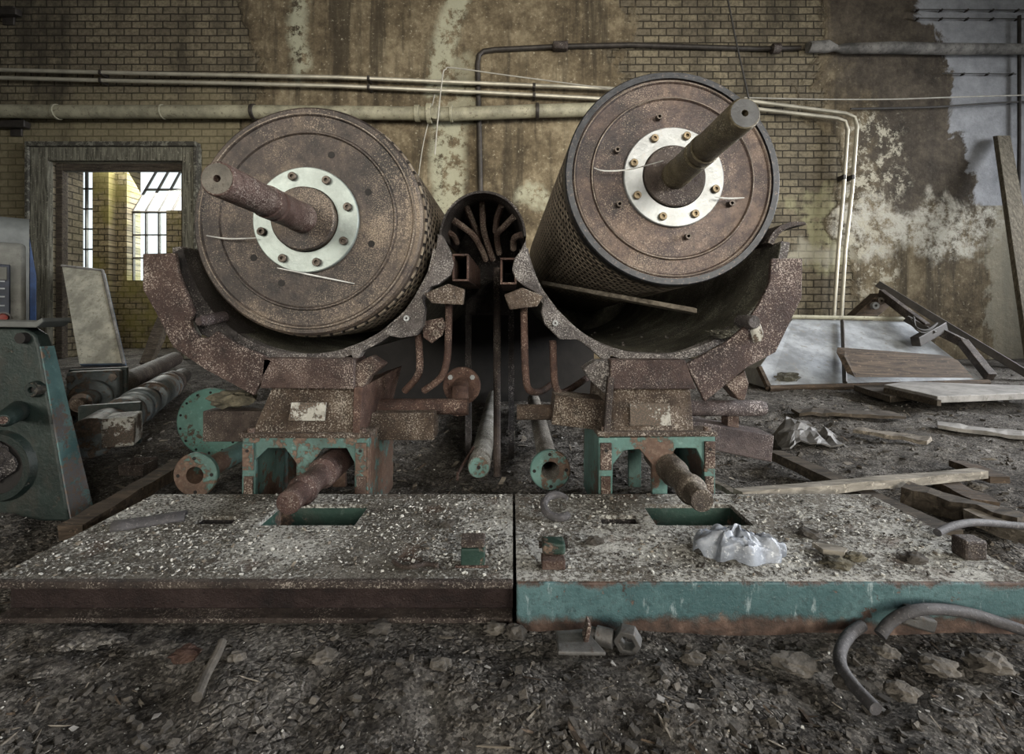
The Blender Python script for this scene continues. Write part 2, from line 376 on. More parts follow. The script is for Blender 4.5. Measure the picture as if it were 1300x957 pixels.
def glass_mat():
    m = bpy.data.materials.new('dusty_window_glass'); m.use_nodes = True
    t = m.node_tree; t.nodes.clear()
    o = t.nodes.new('ShaderNodeOutputMaterial'); mx = t.nodes.new('ShaderNodeMixShader')
    a = t.nodes.new('ShaderNodeBsdfTransparent'); b = t.nodes.new('ShaderNodeBsdfPrincipled')
    a.inputs[0].default_value = (.93, .97, .98, 1)
    b.inputs['Base Color'].default_value = (.7, .75, .75, 1); b.inputs['Roughness'].default_value = .15
    mx.inputs[0].default_value = .14
    t.links.new(a.outputs[0], mx.inputs[1]); t.links.new(b.outputs[0], mx.inputs[2]); t.links.new(mx.outputs[0], o.inputs[0])
    return m
M['glass'] = glass_mat()

# ------------------------------------------------------------------ mesh helper
def frame_of(d):
    d = d.normalized()
    u = Vector((0, 0, 1)) if abs(d.z) < .95 else Vector((1, 0, 0))
    a = d.cross(u).normalized(); b = a.cross(d).normalized()
    return a, b

class B:
    def __init__(s): s.bm = bmesh.new()
    def box(s, c, size, rot=None):
        c = Vector(c); vs = []
        for i in (-.5, .5):
            for j in (-.5, .5):
                for k in (-.5, .5):
                    v = Vector((i * size[0], j * size[1], k * size[2]))
                    if rot is not None: v = rot @ v
                    vs.append(s.bm.verts.new(c + v))
        for f in ((0, 1, 3, 2), (4, 6, 7, 5), (0, 4, 5, 1), (2, 3, 7, 6), (0, 2, 6, 4), (1, 5, 7, 3)):
            s.bm.faces.new([vs[i] for i in f])
        return s
    def bb(s, x0, x1, y0, y1, z0, z1):
        return s.box(((x0 + x1) / 2, (y0 + y1) / 2, (z0 + z1) / 2), (x1 - x0, y1 - y0, z1 - z0))
    def loft(s, A, Bq):                       # two matching outlines -> closed solid
        a = [s.bm.verts.new(p) for p in A]; b = [s.bm.verts.new(p) for p in Bq]
        s.bm.faces.new(a[::-1]); s.bm.faces.new(b)
        n = len(a)
        for i in range(n): s.bm.faces.new((a[i], a[(i + 1) % n], b[(i + 1) % n], b[i]))
        return s
    def prism(s, pts, Y, dep):                # outline at distance Y, extruded straight back
        P = [W(x, y, Y) for x, y in pts]
        return s.loft(P, [p + Vector((0, dep, 0)) for p in P])
    def slab(s, pts, Z, th):                  # outline on the horizontal plane Z (its top), extruded down
        P = [F(x, y, Z) for x, y in pts]
        return s.loft(P, [p - Vector((0, 0, th)) for p in P])
    def tube(s, pts, r, seg=10, cap=True, hollow=0):
        pts = [Vector(p) for p in pts]
        rs = r if isinstance(r, (list, tuple)) else [r] * len(pts)
        rings = []
        pa = None
        for i, p in enumerate(pts):
            d = (pts[min(i + 1, len(pts) - 1)] - pts[max(i - 1, 0)])
            if d.length < 1e-9: d = Vector((0, 1, 0))
            d.normalize()
            if pa is None: a, b = frame_of(d)
            else:
                a = (pa - d * pa.dot(d)).normalized(); b = a.cross(d).normalized()
            pa = a
            rings.append([s.bm.verts.new(p + (a * math.cos(2 * PI * k / seg) + b * math.sin(2 * PI * k / seg)) * rs[i]) for k in range(seg)])
        for i in range(len(rings) - 1):
            for k in range(seg):
                s.bm.faces.new((rings[i][k], rings[i][(k + 1) % seg], rings[i + 1][(k + 1) % seg], rings[i + 1][k]))
        if cap: s.bm.faces.new(rings[0][::-1]); s.bm.faces.new(rings[-1])
        return s
    def lathe(s, prof, seg=64, o=(0, 0, 0), ax=(0, 1, 0), a0=0.0, a1=2 * PI, closed=False):
        """prof = [(radius, distance along axis)]"""
        o = Vector(o); ax = Vector(ax).normalized(); u, v = frame_of(ax)
        full = abs(a1 - a0 - 2 * PI) < 1e-6
        n = seg if full else seg + 1
        rings = []
        for i in range(n):
            t = a0 + (a1 - a0) * i / seg
            d = u * math.cos(t) + v * math.sin(t)
            rings.append([s.bm.verts.new(o + d * r + ax * h) for r, h in prof])
        m = len(prof)
        for i in range(seg):
            A, C = rings[i], rings[(i + 1) % n]
            for j in range(m if closed else m - 1):
                q = (A[j], A[(j + 1) % m], C[(j + 1) % m], C[j])
                s.bm.faces.new(q)
        if closed and not full:
            s.bm.faces.new(rings[0][::-1]); s.bm.faces.new(rings[-1])
        bmesh.ops.remove_doubles(s.bm, verts=s.bm.verts[:], dist=1e-6)
        return s
    def hexa(s, o, ax, r, h):
        return s.lathe([(1e-7, 0), (r, 0), (r, h), (1e-7, h)], 6, o, ax)
    def blob(s, c, r, seed=0, sub=2, amp=.35, freq=2.0):
        t = bmesh.new(); bmesh.ops.create_icosphere(t, subdivisions=sub, radius=1.0)
        mp = {}
        for v in t.verts:
            d = v.co.normalized()
            k = 1 + amp * noise.noise(d * freq + Vector((seed * 3.7, seed * 1.3, seed)))  # ragged
            mp[v.index] = s.bm.verts.new(Vector(c) + Vector((d.x * r[0], d.y * r[1], d.z * r[2])) * k)
        for f in t.faces: s.bm.faces.new([mp[v.index] for v in f.verts])
        t.free(); return s
    def build(s, name, mat, parent=None, bev=0.0, smooth=True, origin=None, rough=0.0):
        bm = s.bm
        bmesh.ops.recalc_face_normals(bm, faces=bm.faces[:])
        if rough:
            for v in bm.verts: v.co += Vector(noise.noise_vector(v.co * 23)) * rough
        if parent is not None: off = PLOC[parent.name]
        elif origin is not None: off = Vector(origin)
        else:
            xs = [v.co for v in bm.verts]
            off = Vector(((min(v.x for v in xs) + max(v.x for v in xs)) / 2, (min(v.y for v in xs) + max(v.y for v in xs)) / 2, min(v.z for v in xs)))
        bmesh.ops.translate(bm, verts=bm.verts[:], vec=-off)
        me = bpy.data.meshes.new(name); bm.to_mesh(me); bm.free()
        me.materials.append(mat)
        if smooth:
            me.polygons.foreach_set('use_smooth', [True] * len(me.polygons))
        o = bpy.data.objects.new(name, me); COL.objects.link(o)
        if parent is not None: o.parent = parent
        else: o.location = off
        PLOC[o.name] = off
        if smooth:
            me.set_sharp_from_angle(angle=math.radians(35))
        if bev:
            md = o.modifiers.new('edge', 'BEVEL'); md.width = bev; md.segments = 2; md.limit_method = 'ANGLE'; md.angle_limit = math.radians(40)
        return o
PLOC = {}
def tag(o, label, cat, group=None):
    o['label'] = label; o['category'] = cat
    if group: o['group'] = group
    return o
def thing(name, label, cat, loc, group=None):
    o = bpy.data.objects.new(name, None); COL.objects.link(o)
    o.location = loc; o.empty_display_size = .05; PLOC[o.name] = Vector(loc)
    return tag(o, label, cat, group)
def struct(o): o['kind'] = 'structure'; return o

# ================================================================== SETTING
WY, WT = 5.2, .38
HX, HZ = 7.0, 5.0
dx0, dx1, dz1 = wx(66), wx(239), wz(204)
b = B()
b.bb(-HX, dx0, WY, WY + WT, -.1, HZ); b.bb(dx1, HX, WY, WY + WT, -.1, HZ); b.bb(dx0, dx1, WY, WY + WT, dz1, HZ)
wb = b.build('wall_back', M['wall'], smooth=False, origin=(0, 0, 0)); struct(wb)
wb.data.materials.append(M['brick_y'])
for p in wb.data.polygons:
    if abs(p.normal.x) > .9 and abs(p.center.x) < 6.5: p.material_index = 1
# right wall: three tall daylight openings; front wall (behind the camera): two, added for the fill light
b = B()
ys = [-4.2, -2.6, -1.2, 0.2, 1.6, 2.6, 4.4, 5.2]
for i in range(len(ys) - 1):
    if i % 2 == 0: b.bb(HX, HX + .3, ys[i], ys[i + 1], -.1, HZ)
    else: b.bb(HX, HX + .3, ys[i], ys[i + 1], -.1, 1.0); b.bb(HX, HX + .3, ys[i], ys[i + 1], 3.4, HZ)
struct(b.build('wall_right', M['plaster_plain'], smooth=False, origin=(0, 0, 0)))
struct(B().bb(-HX - .3, -HX, -4.2, 5.2, -.1, HZ).build('wall_left', M['plaster_plain'], smooth=False, origin=(0, 0, 0)))
b = B()
xs = [-HX, -4.6, -1.4, 1.4, 4.6, HX]
for i in range(5):
    if i % 2 == 0: b.bb(xs[i], xs[i + 1], -4.5, -4.2, -.1, HZ)
    else: b.bb(xs[i], xs[i + 1], -4.5, -4.2, -.1, .9); b.bb(xs[i], xs[i + 1], -4.5, -4.2, 3.4, HZ)
struct(b.build('wall_front', M['plaster_plain'], smooth=False, origin=(0, 0, 0)))
struct(B().bb(-HX, HX, -4.2, 5.6, HZ, HZ + .2).build('ceiling', M['plaster_plain'], smooth=False, origin=(0, 0, 0)))

# dirt floor: one displaced sheet, finer near the camera
bm = bmesh.new()
yl = [-4.2, -2, -.8, 0, .3]
y = .45
while y < 6.9: yl.append(y); y += .010 + y * .0085
yl.append(6.9)
def gz(x, y):
    v = Vector((x, y, 0))
    h = .020 * noise.fractal(v * 2.1, .9, 2.0, 5) + .010 * noise.fractal(v * 9, .8, 2.0, 4)
    ridged = abs(noise.noise(Vector((x * 3 + y * 1.2, y * 9 - x * 2, 2)))) * .010
    k = 1.0
    if -.95 < x < .95 and .72 < y < 1.5: k = .35
    if y > 3.5: k = .5
    return (h + ridged) * k - .008
NX = 330
prev = None
for y in yl:
    w = min(7.0, max(1.4, y * 1.25 + .5)); 
    row = [bm.verts.new(((w if abs(t) < 1 else 7.0) * t, y, gz(w * t, y) if y > .3 else 0)) for t in [2 * i / NX - 1 for i in range(NX + 1)]]
    if prev:
        for i in range(NX): bm.faces.new((prev[i], prev[i + 1], row[i + 1], row[i]))
    prev = row
me = bpy.data.meshes.new('floor'); bm.to_mesh(me); bm.free(); me.materials.append(M['dirt'])
me.polygons.foreach_set('use_smooth', [True] * len(me.polygons))
fl = bpy.data.objects.new('floor', me); COL.objects.link(fl); struct(fl)

# room beyond the doorway
FY = 6.65
def fx(px): return (px - CX) / FPX * FY
def fz(py): return CH + (HY - py) / FPX * FY
w1 = (fx(80), fx(121), fz(341), 2.75); w2 = (fx(161), fx(211), fz(356), 2.75); zh = fz(267)
b = B()
b.bb(-7.2, w1[0], FY, FY + .25, -.1, 3.4); b.bb(w1[1], w2[0], FY, FY + .25, -.1, 3.4); b.bb(w2[1], -2.4, FY, FY + .25, -.1, zh); b.bb(fx(240), -2.4, FY, FY + .25, zh, 3.4); b.bb(w2[1], fx(240), FY, FY + .25, w2[3], 3.4)
for q in (w1, w2):
    b.bb(q[0], q[1], FY, FY + .25, -.1, q[2]); b.bb(q[0], q[1], FY, FY + .25, q[3], 3.4)
struct(b.build('wall_far', M['brick_x'], smooth=False, origin=(0, 0, 0)))
struct(B().bb(-7.4, -7.2, WY + WT, FY + .25, -.1, 3.4).build('wall_far_left', M['brick_y'], smooth=False, origin=(0, 0, 0)))
struct(B().bb(-2.4, -2.2, WY + WT, FY + .25, -.1, 3.4).build('wall_far_right', M['brick_y'], smooth=False, origin=(0, 0, 0)))
struct(B().bb(-7.4, -2.2, WY + WT, FY + .25, 3.4, 3.5).build('ceiling_far', M['plaster_plain'], smooth=False, origin=(0, 0, 0)))
# brick pier between the two far windows
struct(B().bb(fx(127), fx(147), FY - .12, FY, -.1, 3.4).build('trim_1', M['brick_x'], smooth=False, origin=(0, 0, 0)))

def window(name, x0, x1, z0, z1, nx, nz, tilt=None):
    r = bpy.data.objects.new(name, None); COL.objects.link(r); r.location = (x0, FY + .12, z0); PLOC[name] = Vector(r.location); struct(r)
    b = B(); t = .009
    zt = z1 if tilt is None else tilt
    for i in range(nx + 1):
        x = x0 + (x1 - x0) * i / nx
        b.bb(x - t, x + t, FY + .10, FY + .14, z0, zt)
    for j in range(nz + 1):
        z = z0 + (zt - z0) * j / nz
        b.bb(x0, x1, FY + .10, FY + .14, z - t, z + t)
    b.build('window_frame', M['pipe_black'], r, smooth=False)
    B().bb(x0, x1, FY + .118, FY + .122, z0, zt).build('window_pane', M['glass'], r, smooth=False)
    if tilt is not None:
        # hinged upper light, swung outwards from its foot
        o = Vector((0, FY + .10, zt)); hgt = z1 - zt
        def tr(bb):
            for v in bb.bm.verts: v.co = o + (Matrix.Rotation(math.radians(-33), 3, 'X') @ (v.co - o))
            return bb
        b = B()
        for i in range(nx + 1):
            x = x0 + (x1 - x0) * i / nx; b.bb(x - t, x + t, FY + .09, FY + .12, zt, z1)
        for j in range(3):
            z = zt + hgt * j / 2; b.bb(x0, x1, FY + .09, FY + .12, z - t, z + t)
        tr(b).build('hinged_light_frame', M['pipe_black'], r, smooth=False)
        tr(B().bb(x0, x1, FY + .10, FY + .105, zt, z1)).build('hinged_light_pane', M['glass'], r, smooth=False)
window('window_1', w1[0], w1[1], w1[2], w1[3], 2, 6)
window('window_2', w2[0], w2[1], w2[2], w2[3], 3, 3, zh)

# peeling timber door frame on the hall side
b = B()
x0, x1, z1 = wx(46), wx(252), wz(189)
b.bb(x0, dx0 + .02, WY - .07, WY - .005, 0, z1); b.bb(dx1 - .02, x1, WY - .07, WY - .005, 0, z1); b.bb(dx0 + .02, dx1 - .02, WY - .07, WY - .005, dz1 - .02, z1)
d1 = b.build('door_1', M['door_wood'], smooth=False, bev=.008); struct(d1)
b = B()
b.bb(x0 - .03, x1 + .03, WY - .10, WY - .004, z1, z1 + .05)
b.bb(x0 - .04, x0, WY - .09, WY - .004, 0, z1); b.bb(x1, x1 + .04, WY - .09, WY - .004, 0, z1)
struct(b.build('trim_2', M['paintwood'], smooth=False, bev=.008))
b = B()
b.bb(dx0 + .02, dx0 + .09, WY + .02, WY + .09, 0, dz1 - .02); b.bb(dx0 + .091, dx1 - .091, WY + .02, WY + .09, dz1 - .1, dz1 - .02); b.bb(dx1 - .09, dx1 - .02, WY + .02, WY + .09, 0, dz1 - .02)
struct(b.build('trim_3', M['wood_dark'], smooth=False, bev=.006))

# ================================================================== PIPES AND WIRES ON THE BACK WALL
def wallpath(pts, Y): return [W(x, y, Y) for x, y in pts]
def smoothpath(P, n=6):
    out = []
    for i in range(len(P) - 1):
        p0 = P[max(i - 1, 0)]; p1 = P[i]; p2 = P[i + 1]; p3 = P[min(i + 2, len(P) - 1)]
        for k in range(n):
            t = k / n
            out.append(.5 * ((2 * p1) + (p2 - p0) * t + (2 * p0 - 5 * p1 + 4 * p2 - p3) * t * t + (3 * p1 - p0 - 3 * p2 + p3) * t ** 3))
    out.append(P[-1]); return out
for nm, pts, lab, clips in (
    ('conduit', [(-180, 84), (128, 92), (430, 98), (620, 106), (770, 112), (951, 128), (1074, 144), (1085, 149), (1088, 160), (1082, 240), (1073, 320), (1065, 456)],
     'upper bright metal conduit crossing the wall and turning down beside the brick', [(128, 92), (468, 99.5), (678, 109), (1082, 225)]),
    ('conduit', [(-180, 94), (128, 102), (430, 109), (610, 117), (745, 124), (958, 138), (1062, 150), (1073, 154), (1076, 165), (1071, 240), (1064, 320), (1055, 456)],
     'lower bright metal conduit just beneath the upper conduit on the wall', [(128, 102), (468, 110.5), (678, 121), (1071, 225)])):
    P = wallpath(pts, 5.10)
    r = thing(nm, lab, 'conduit pipe', P[-1], 'electrical conduits on the wall')
    B().tube(P, .019, 10).build('conduit_tube', M['conduit'], r)
    for cp in clips:
        c = W(*cp, 5.10)
        B().box((c.x, c.y + .03, c.z), (.03, .10, .05)).build('clip', M['pipe_black'], r, .004)
# thick cream pipe
P = wallpath([(-176, 139), (72, 142), (322, 142), (535, 144), (573, 145), (682, 141), (800, 138)], 5.06)
r = thing('cream_drain_pipe', 'thick grimy cream pipe with couplings running level along the wall', 'pipe', P[0])
B().tube(P, .068, 20).build('pipe_run', M['pipe_cream'], r)
for px, ww, rr in ((72, .035, .078), (322, .04, .08), (530, .05, .085), (545, .05, .10), (573, .03, .088), (682, .035, .082), (207, .02, .074)):
    y = 142 if px < 600 else 141
    c = W(px, y + (2 if 500 < px < 600 else 0), 5.06)
    B().lathe([(.05, -ww / 2), (rr, -ww / 2), (rr, ww / 2), (.05, ww / 2)], 24, c, (1, 0, 0)).build('coupling', M['pipe_cream'] if px not in (322, 682) else M['pipe_black'], r, .004)
c = W(552, 143, 4.99); B().lathe([(1e-6, 0), (.062, 0), (.062, .06), (1e-6, .06)], 20, c, (0, 1, 0)).build('cleanout_cap', M['pipe_cream'], r, .006)
# black gas pipe up, along, joining lagged pipe
P = wallpath([(611, 300), (609, 180), (606, 82), (608, 70), (614, 65), (628, 63)], 5.17) + wallpath([(710, 59), (800, 57), (960, 62), (1016, 61)], 5.165)
r = thing('black_iron_pipe', 'black iron pipe rising behind the arched hood then running right', 'pipe', P[0])
B().tube(P, .026, 12).build('pipe_run', M['pipe_black'], r)
c = W(711, 59, 5.15); B().box(c, (.16, .09, .085)).build('union_joint', M['rust_dark'], r, .02, rough=.012)
c = W(985, 62, 5.13); B().lathe([(.02, -.05), (.05, -.04), (.05, .04), (.02, .05)], 16, c, (1, 0, 0)).build('union_joint', M['rust_dark'], r)
P = wallpath([(1026, 60), (1050, 59), (1062, 62), (1070, 62), (1130, 61), (1200, 62), (1320, 63), (1480, 63)], 5.12)
tag(B().tube(P, [.055, .062, .03, .055, .06, .054, .054, .054], 14).build('lagged_pipe', M['lagging'], rough=.012), 'pipe wrapped in torn dirty lagging high on the grey wall', 'pipe')
for pts, rr, mt, nm, lab, Y in (
    ([(552, 196), (556, 150), (562, 96), (566, 88), (575, 86), (640, 95), (770, 112), (800, 113)], .007, 'wire', 'wall_wire', 'pale wire looping over the thick cream pipe', 4.96),
    ([(920, -20), (928, 20), (931, 36), (936, 60), (944, 96), (951, 128)], .009, 'wire_dark', 'hanging_wire', 'dark wire hanging from above beside the right drum', 5.02),
    ([(945, 124), (1040, 126), (1130, 126), (1220, 123), (1330, 120), (1480, 115)], .007, 'wire', 'cable', 'pale thin cable stretched across to the right end of wall', 5.1),
    ([(1080, 138), (1180, 136), (1260, 131), (1330, 128), (1480, 122)], .010, 'wire_dark', 'cable', 'dark thin cable below the pale cable at right end of wall', 5.15),
    ([(528, 250), (536, 190), (545, 150), (552, 120)], .005, 'wire', 'wall_wire', 'short pale wire hanging under the cream pipe flange', 5.15)):
    tag(B().tube(smoothpath(wallpath(pts, Y), 4), rr, 6).build(nm, M[mt]), lab, 'wire')
# picket wires with insulators, top right
for k, (ya, xa) in enumerate(((12, 1160), (23, 1160), (93, 1196))):
    P = wallpath([(xa, ya), (1320 if k < 2 else 1290, ya + 1)], 5.16)
    r = thing('wall_rail_wire', ['thin wire on knobs, topmost at upper right of wall', 'thin wire on knobs, just below the topmost one', 'short knobbed wire below the lagged pipe on grey wall'][k], 'wire', P[0], 'knobbed wires on the grey wall')
    B().tube(P, .005, 6).build('wire', M['wire_dark'], r)
    for px in ((1165, 1195, 1228, 1260, 1292) if k < 2 else (1223, 1254, 1285)):
        c = W(px, ya + 1, 5.16); B().lathe([(1e-6, -.014), (.012, -.012), (.012, .01), (.006, .035)], 10, c, (0, 1, 0)).build('knob', M['pipe_black'], r)
tag(B().tube(wallpath([(1294, 20), (1294, 180), (1293, 268)], 5.15), .016, 8).build('wall_downpipe', M['pipe_black']), 'thin dark vertical pipe behind the leaning plank', 'pipe')

for k, (px, py, lab) in enumerate(((8, 18, 'dark iron bracket high on the wall above the conduits'), (18, 160, 'dark iron bracket on the wall just below the cream pipe'))):
    c = W(px, py, 5.16); r = thing('wall_bracket', lab, 'bracket', c, 'iron brackets on the brick wall')
    B().bb(c.x - .06, c.x + .06, 5.175, 5.197, c.z - .10, c.z + .10).build('back_plate', M['pipe_black'], r, .004)
    B().bb(c.x - .16, c.x + .16, 5.10, 5.174, c.z - .03, c.z + .04).build('bracket_arm', M['pipe_black'], r, .008, rough=.01)
# ================================================================== DRUMS
def make_drum(name, label, loc, R, head, ring, ringmat, boss, shaftmat, endmat, boltmat, bolt0, slen, rearvec, band, L=1.42):
    r = thing(name, label, 'machine drum', loc); PLOC[r.name] = Vector((0, 0, 0))
    s = R / .283
    pr = [(1e-6, 0), (.212 * s, 0), (.2155 * s, -.0045), (.219 * s, -.0045), (.222 * s, .001), (.258 * s, .001), (.261 * s, -.003), (.266 * s, -.003), (.268 * s, .002), (R - .006, .002), (R, .009), (R, .05), (R - .03, .05)]
    B().lathe(pr, 96).build('drum_head', head, r)
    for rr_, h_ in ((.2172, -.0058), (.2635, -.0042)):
        if band or rr_ > .25: B().lathe([(rr_ * s - .0011, h_ + .003), (rr_ * s - .0011, h_), (rr_ * s + .0011, h_), (rr_ * s + .0011, h_ + .003)], 96, closed=True).build('worn_highlight_ridge', M['ridge'], r)  # lighter ridges: worn edges, with the groove highlights put into their colour
    if band: B().lathe([(R - .012, -.006), (R + .003, -.006), (R + .006, -.002), (R + .006, .034), (R - .012, .034)], 96, closed=True).build('rim_band', M['rim_blue'], r)
    B().lathe([(R - .05, .036), (R + .003, .036), (R + .006, .042), (R + .006, L - .01), (R + .002, L), (1e-6, L)], 96).build('toothed_jacket', M['jacket'], r)
    B().lathe([(ring[0], -.011), (ring[1] - .002, -.011), (ring[1], -.009), (ring[1], .0), (ring[0], .0)], 72, closed=True).build('mounting_ring', ringmat, r)
    B().lathe([(1e-6, -boss), (ring[0] - .006, -boss), (ring[0] - .003, -boss + .003), (ring[0] - .003, .0), (1e-6, 0)], 56).build('boss', head if not band else M['rust_dark'], r)
    sb = B(); y0 = -boss + .001
    prof = [(1e-6, y0), (.036, y0), (.036, -.055), (.034, -.06), (.034, -.165), (.029, -.168), (.029, -.178), (.034, -.181), (.034, -.20), (.031, -.203), (.0305, -slen + .004), (.028, -slen), (.006, -slen), (.006, -slen + .02), (1e-6, -slen + .02)]
    sb.lathe(prof, 40).build('shaft', shaftmat, r)
    B().lathe([(.0065, -slen - .0008), (.0265, -slen - .0008), (.0265, -slen + .001), (.0065, -slen + .001)], 32, closed=True).build('shaft_end_face', endmat, r)
    bmesh_ = None
    for k in range(8):
        a = math.radians(bolt0 + 45 * k); rb = (ring[0] * .42 + ring[1] * .58)
        if bmesh_ is None:
            o = B().lathe([(1e-6, -.0145), (.0045, -.0145), (.0045, -.021), (.0090, -.021), (.0102, -.0195), (.0102, -.0115), (1e-6, -.0115)], 20).build('bolt', boltmat, r)
            bmesh_ = o
        else:
            o = bmesh_.copy(); COL.objects.link(o); o.parent = r
        o.location = (rb * math.cos(a), 0, rb * math.sin(a))
    # small threaded studs / plugs around the ring
    for a, rr in (((70, .172), (25, .165), (-20, .168), (215, .160), (248, .166)) if not band else ((103, .165), (155, .166), (207, .165), (282, .163), (335, .168))):
        a = math.radians(a); p = Vector((rr * s * math.cos(a), 0, rr * s * math.sin(a)))
        if band: B().lathe([(.004, -.016), (.0075, -.016), (.0075, .002), (.004, .002)], 14, p, (0, 1, 0), closed=True).build('stud', M['bolt'], r)
        else: B().lathe([(1e-6, -.0012), (.0085, -.0012), (.0085, .001), (1e-6, .001)], 16, p).build('plug', M['black'], r)
    rv = Vector(rearvec).normalized()
    q = Vector((0, 1, 0)).rotation_difference(rv)
    r.rotation_mode = 'QUATERNION'; r.rotation_quaternion = q
    return r
DL = Vector((-.503, 1.2, .739)); DR = Vector((.416, 1.265, .861))
make_drum('machine_drum', 'rusty drum lying low in its trough, red shaft, pale mint ring', DL, .283, M['head_l'], (.080, .129), M['alu'], .03, M['shaft_red'], M['shaft_end'], M['bolt'], 16, .367, (.0, 1, -.012), False)
make_drum('machine_drum', 'rusty drum with dark blue-black rim raised above its open trough, olive shaft', DR, .2745, M['head_r'], (.082, .130), M['alu_grey'], .02, M['shaft_olive'], M['shaft_end_dark'], M['bolt_brass'], 27.5, .37, (-.03, 1, -.052), True)

# ================================================================== DRUM HOUSINGS
TY = 1.25
def arc_px(cx, cy, r, a0, a1, n):
    return [(cx + r * math.cos(math.radians(a0 + (a1 - a0) * i / n)), cy - r * math.sin(math.radians(a0 + (a1 - a0) * i / n))) for i in range(n + 1)]
def hollow_box(b, x0, y0, x1, y1, Y, dep, t):          # open square tube, pixel corners at Y
    p, q = W(x0, y1, Y), W(x1, y0, Y)
    b.bb(p.x, q.x, Y, Y + dep, p.z, p.z + t); b.bb(p.x, q.x, Y, Y + dep, q.z - t, q.z)
    b.bb(p.x, p.x + t, Y, Y + dep, p.z + t, q.z - t); b.bb(q.x - t, q.x, Y, Y + dep, p.z + t, q.z - t)
    return b
def pxtube(r, name, pts, rr, mat, seg=12):
    return B().tube(smoothpath([W(*p) for p in pts], 5), rr, seg).build(name, mat, r)
def stub_shaft(r, c, ends, mat):
    """stepped shaft along Y: ends=[(radius, y)]"""
    return B().lathe([(1e-6, ends[0][1])] + ends + [(1e-6, ends[-1][1])], 28, (c[0], 0, c[1])).build('stub_shaft', mat, r)

def housing(label, cpx, a0, a1, g):
    c = W(cpx, 288, TY)
    r = thing('drum_housing', label, 'machine housing', (c.x, 1.35, 0))
    Rt = 162 / FPX * TY
    # trough shell, hollow half-cylinder
    n = 48; inn, out = [], []
    for i in range(n + 1):
        a = math.radians(a0 + (a1 - a0) * i / n); inn.append(Vector((c.x + Rt * math.cos(a), TY, c.z + Rt * math.sin(a)))); out.append(Vector((c.x + (Rt + .014) * math.cos(a), TY, c.z + (Rt + .014) * math.sin(a))))
    ol = inn + out[::-1]
    B().loft(ol, [p + Vector((0, 1.45, 0)) for p in ol]).build('trough_shell', M['grime'], r)
    # back end wall of the trough
    pts = [p + Vector((0, 1.45, 0)) for p in inn]
    B().loft(pts, [p + Vector((0, .02, 0)) for p in pts]).build('trough_end', M['grime'], r)
    # raised rim round the mouth
    rim, rim2 = [], []
    for i in range(n + 1):
        a = math.radians(a0 + (a1 - a0) * i / n); w = .020 + .004 * noise.noise(Vector((i * .7, cpx, 0)))
        rim.append(Vector((c.x + (Rt - .002) * math.cos(a), TY - .012, c.z + (Rt - .002) * math.sin(a)))); rim2.append(Vector((c.x + (Rt + w) * math.cos(a), TY - .012, c.z + (Rt + w) * math.sin(a))))
    ol = rim + rim2[::-1]
    B().loft(ol, [p + Vector((0, .03, 0)) for p in ol]).build('trough_rim', M['cast'], r, rough=.003)
    g(r, c, Rt)
    return r

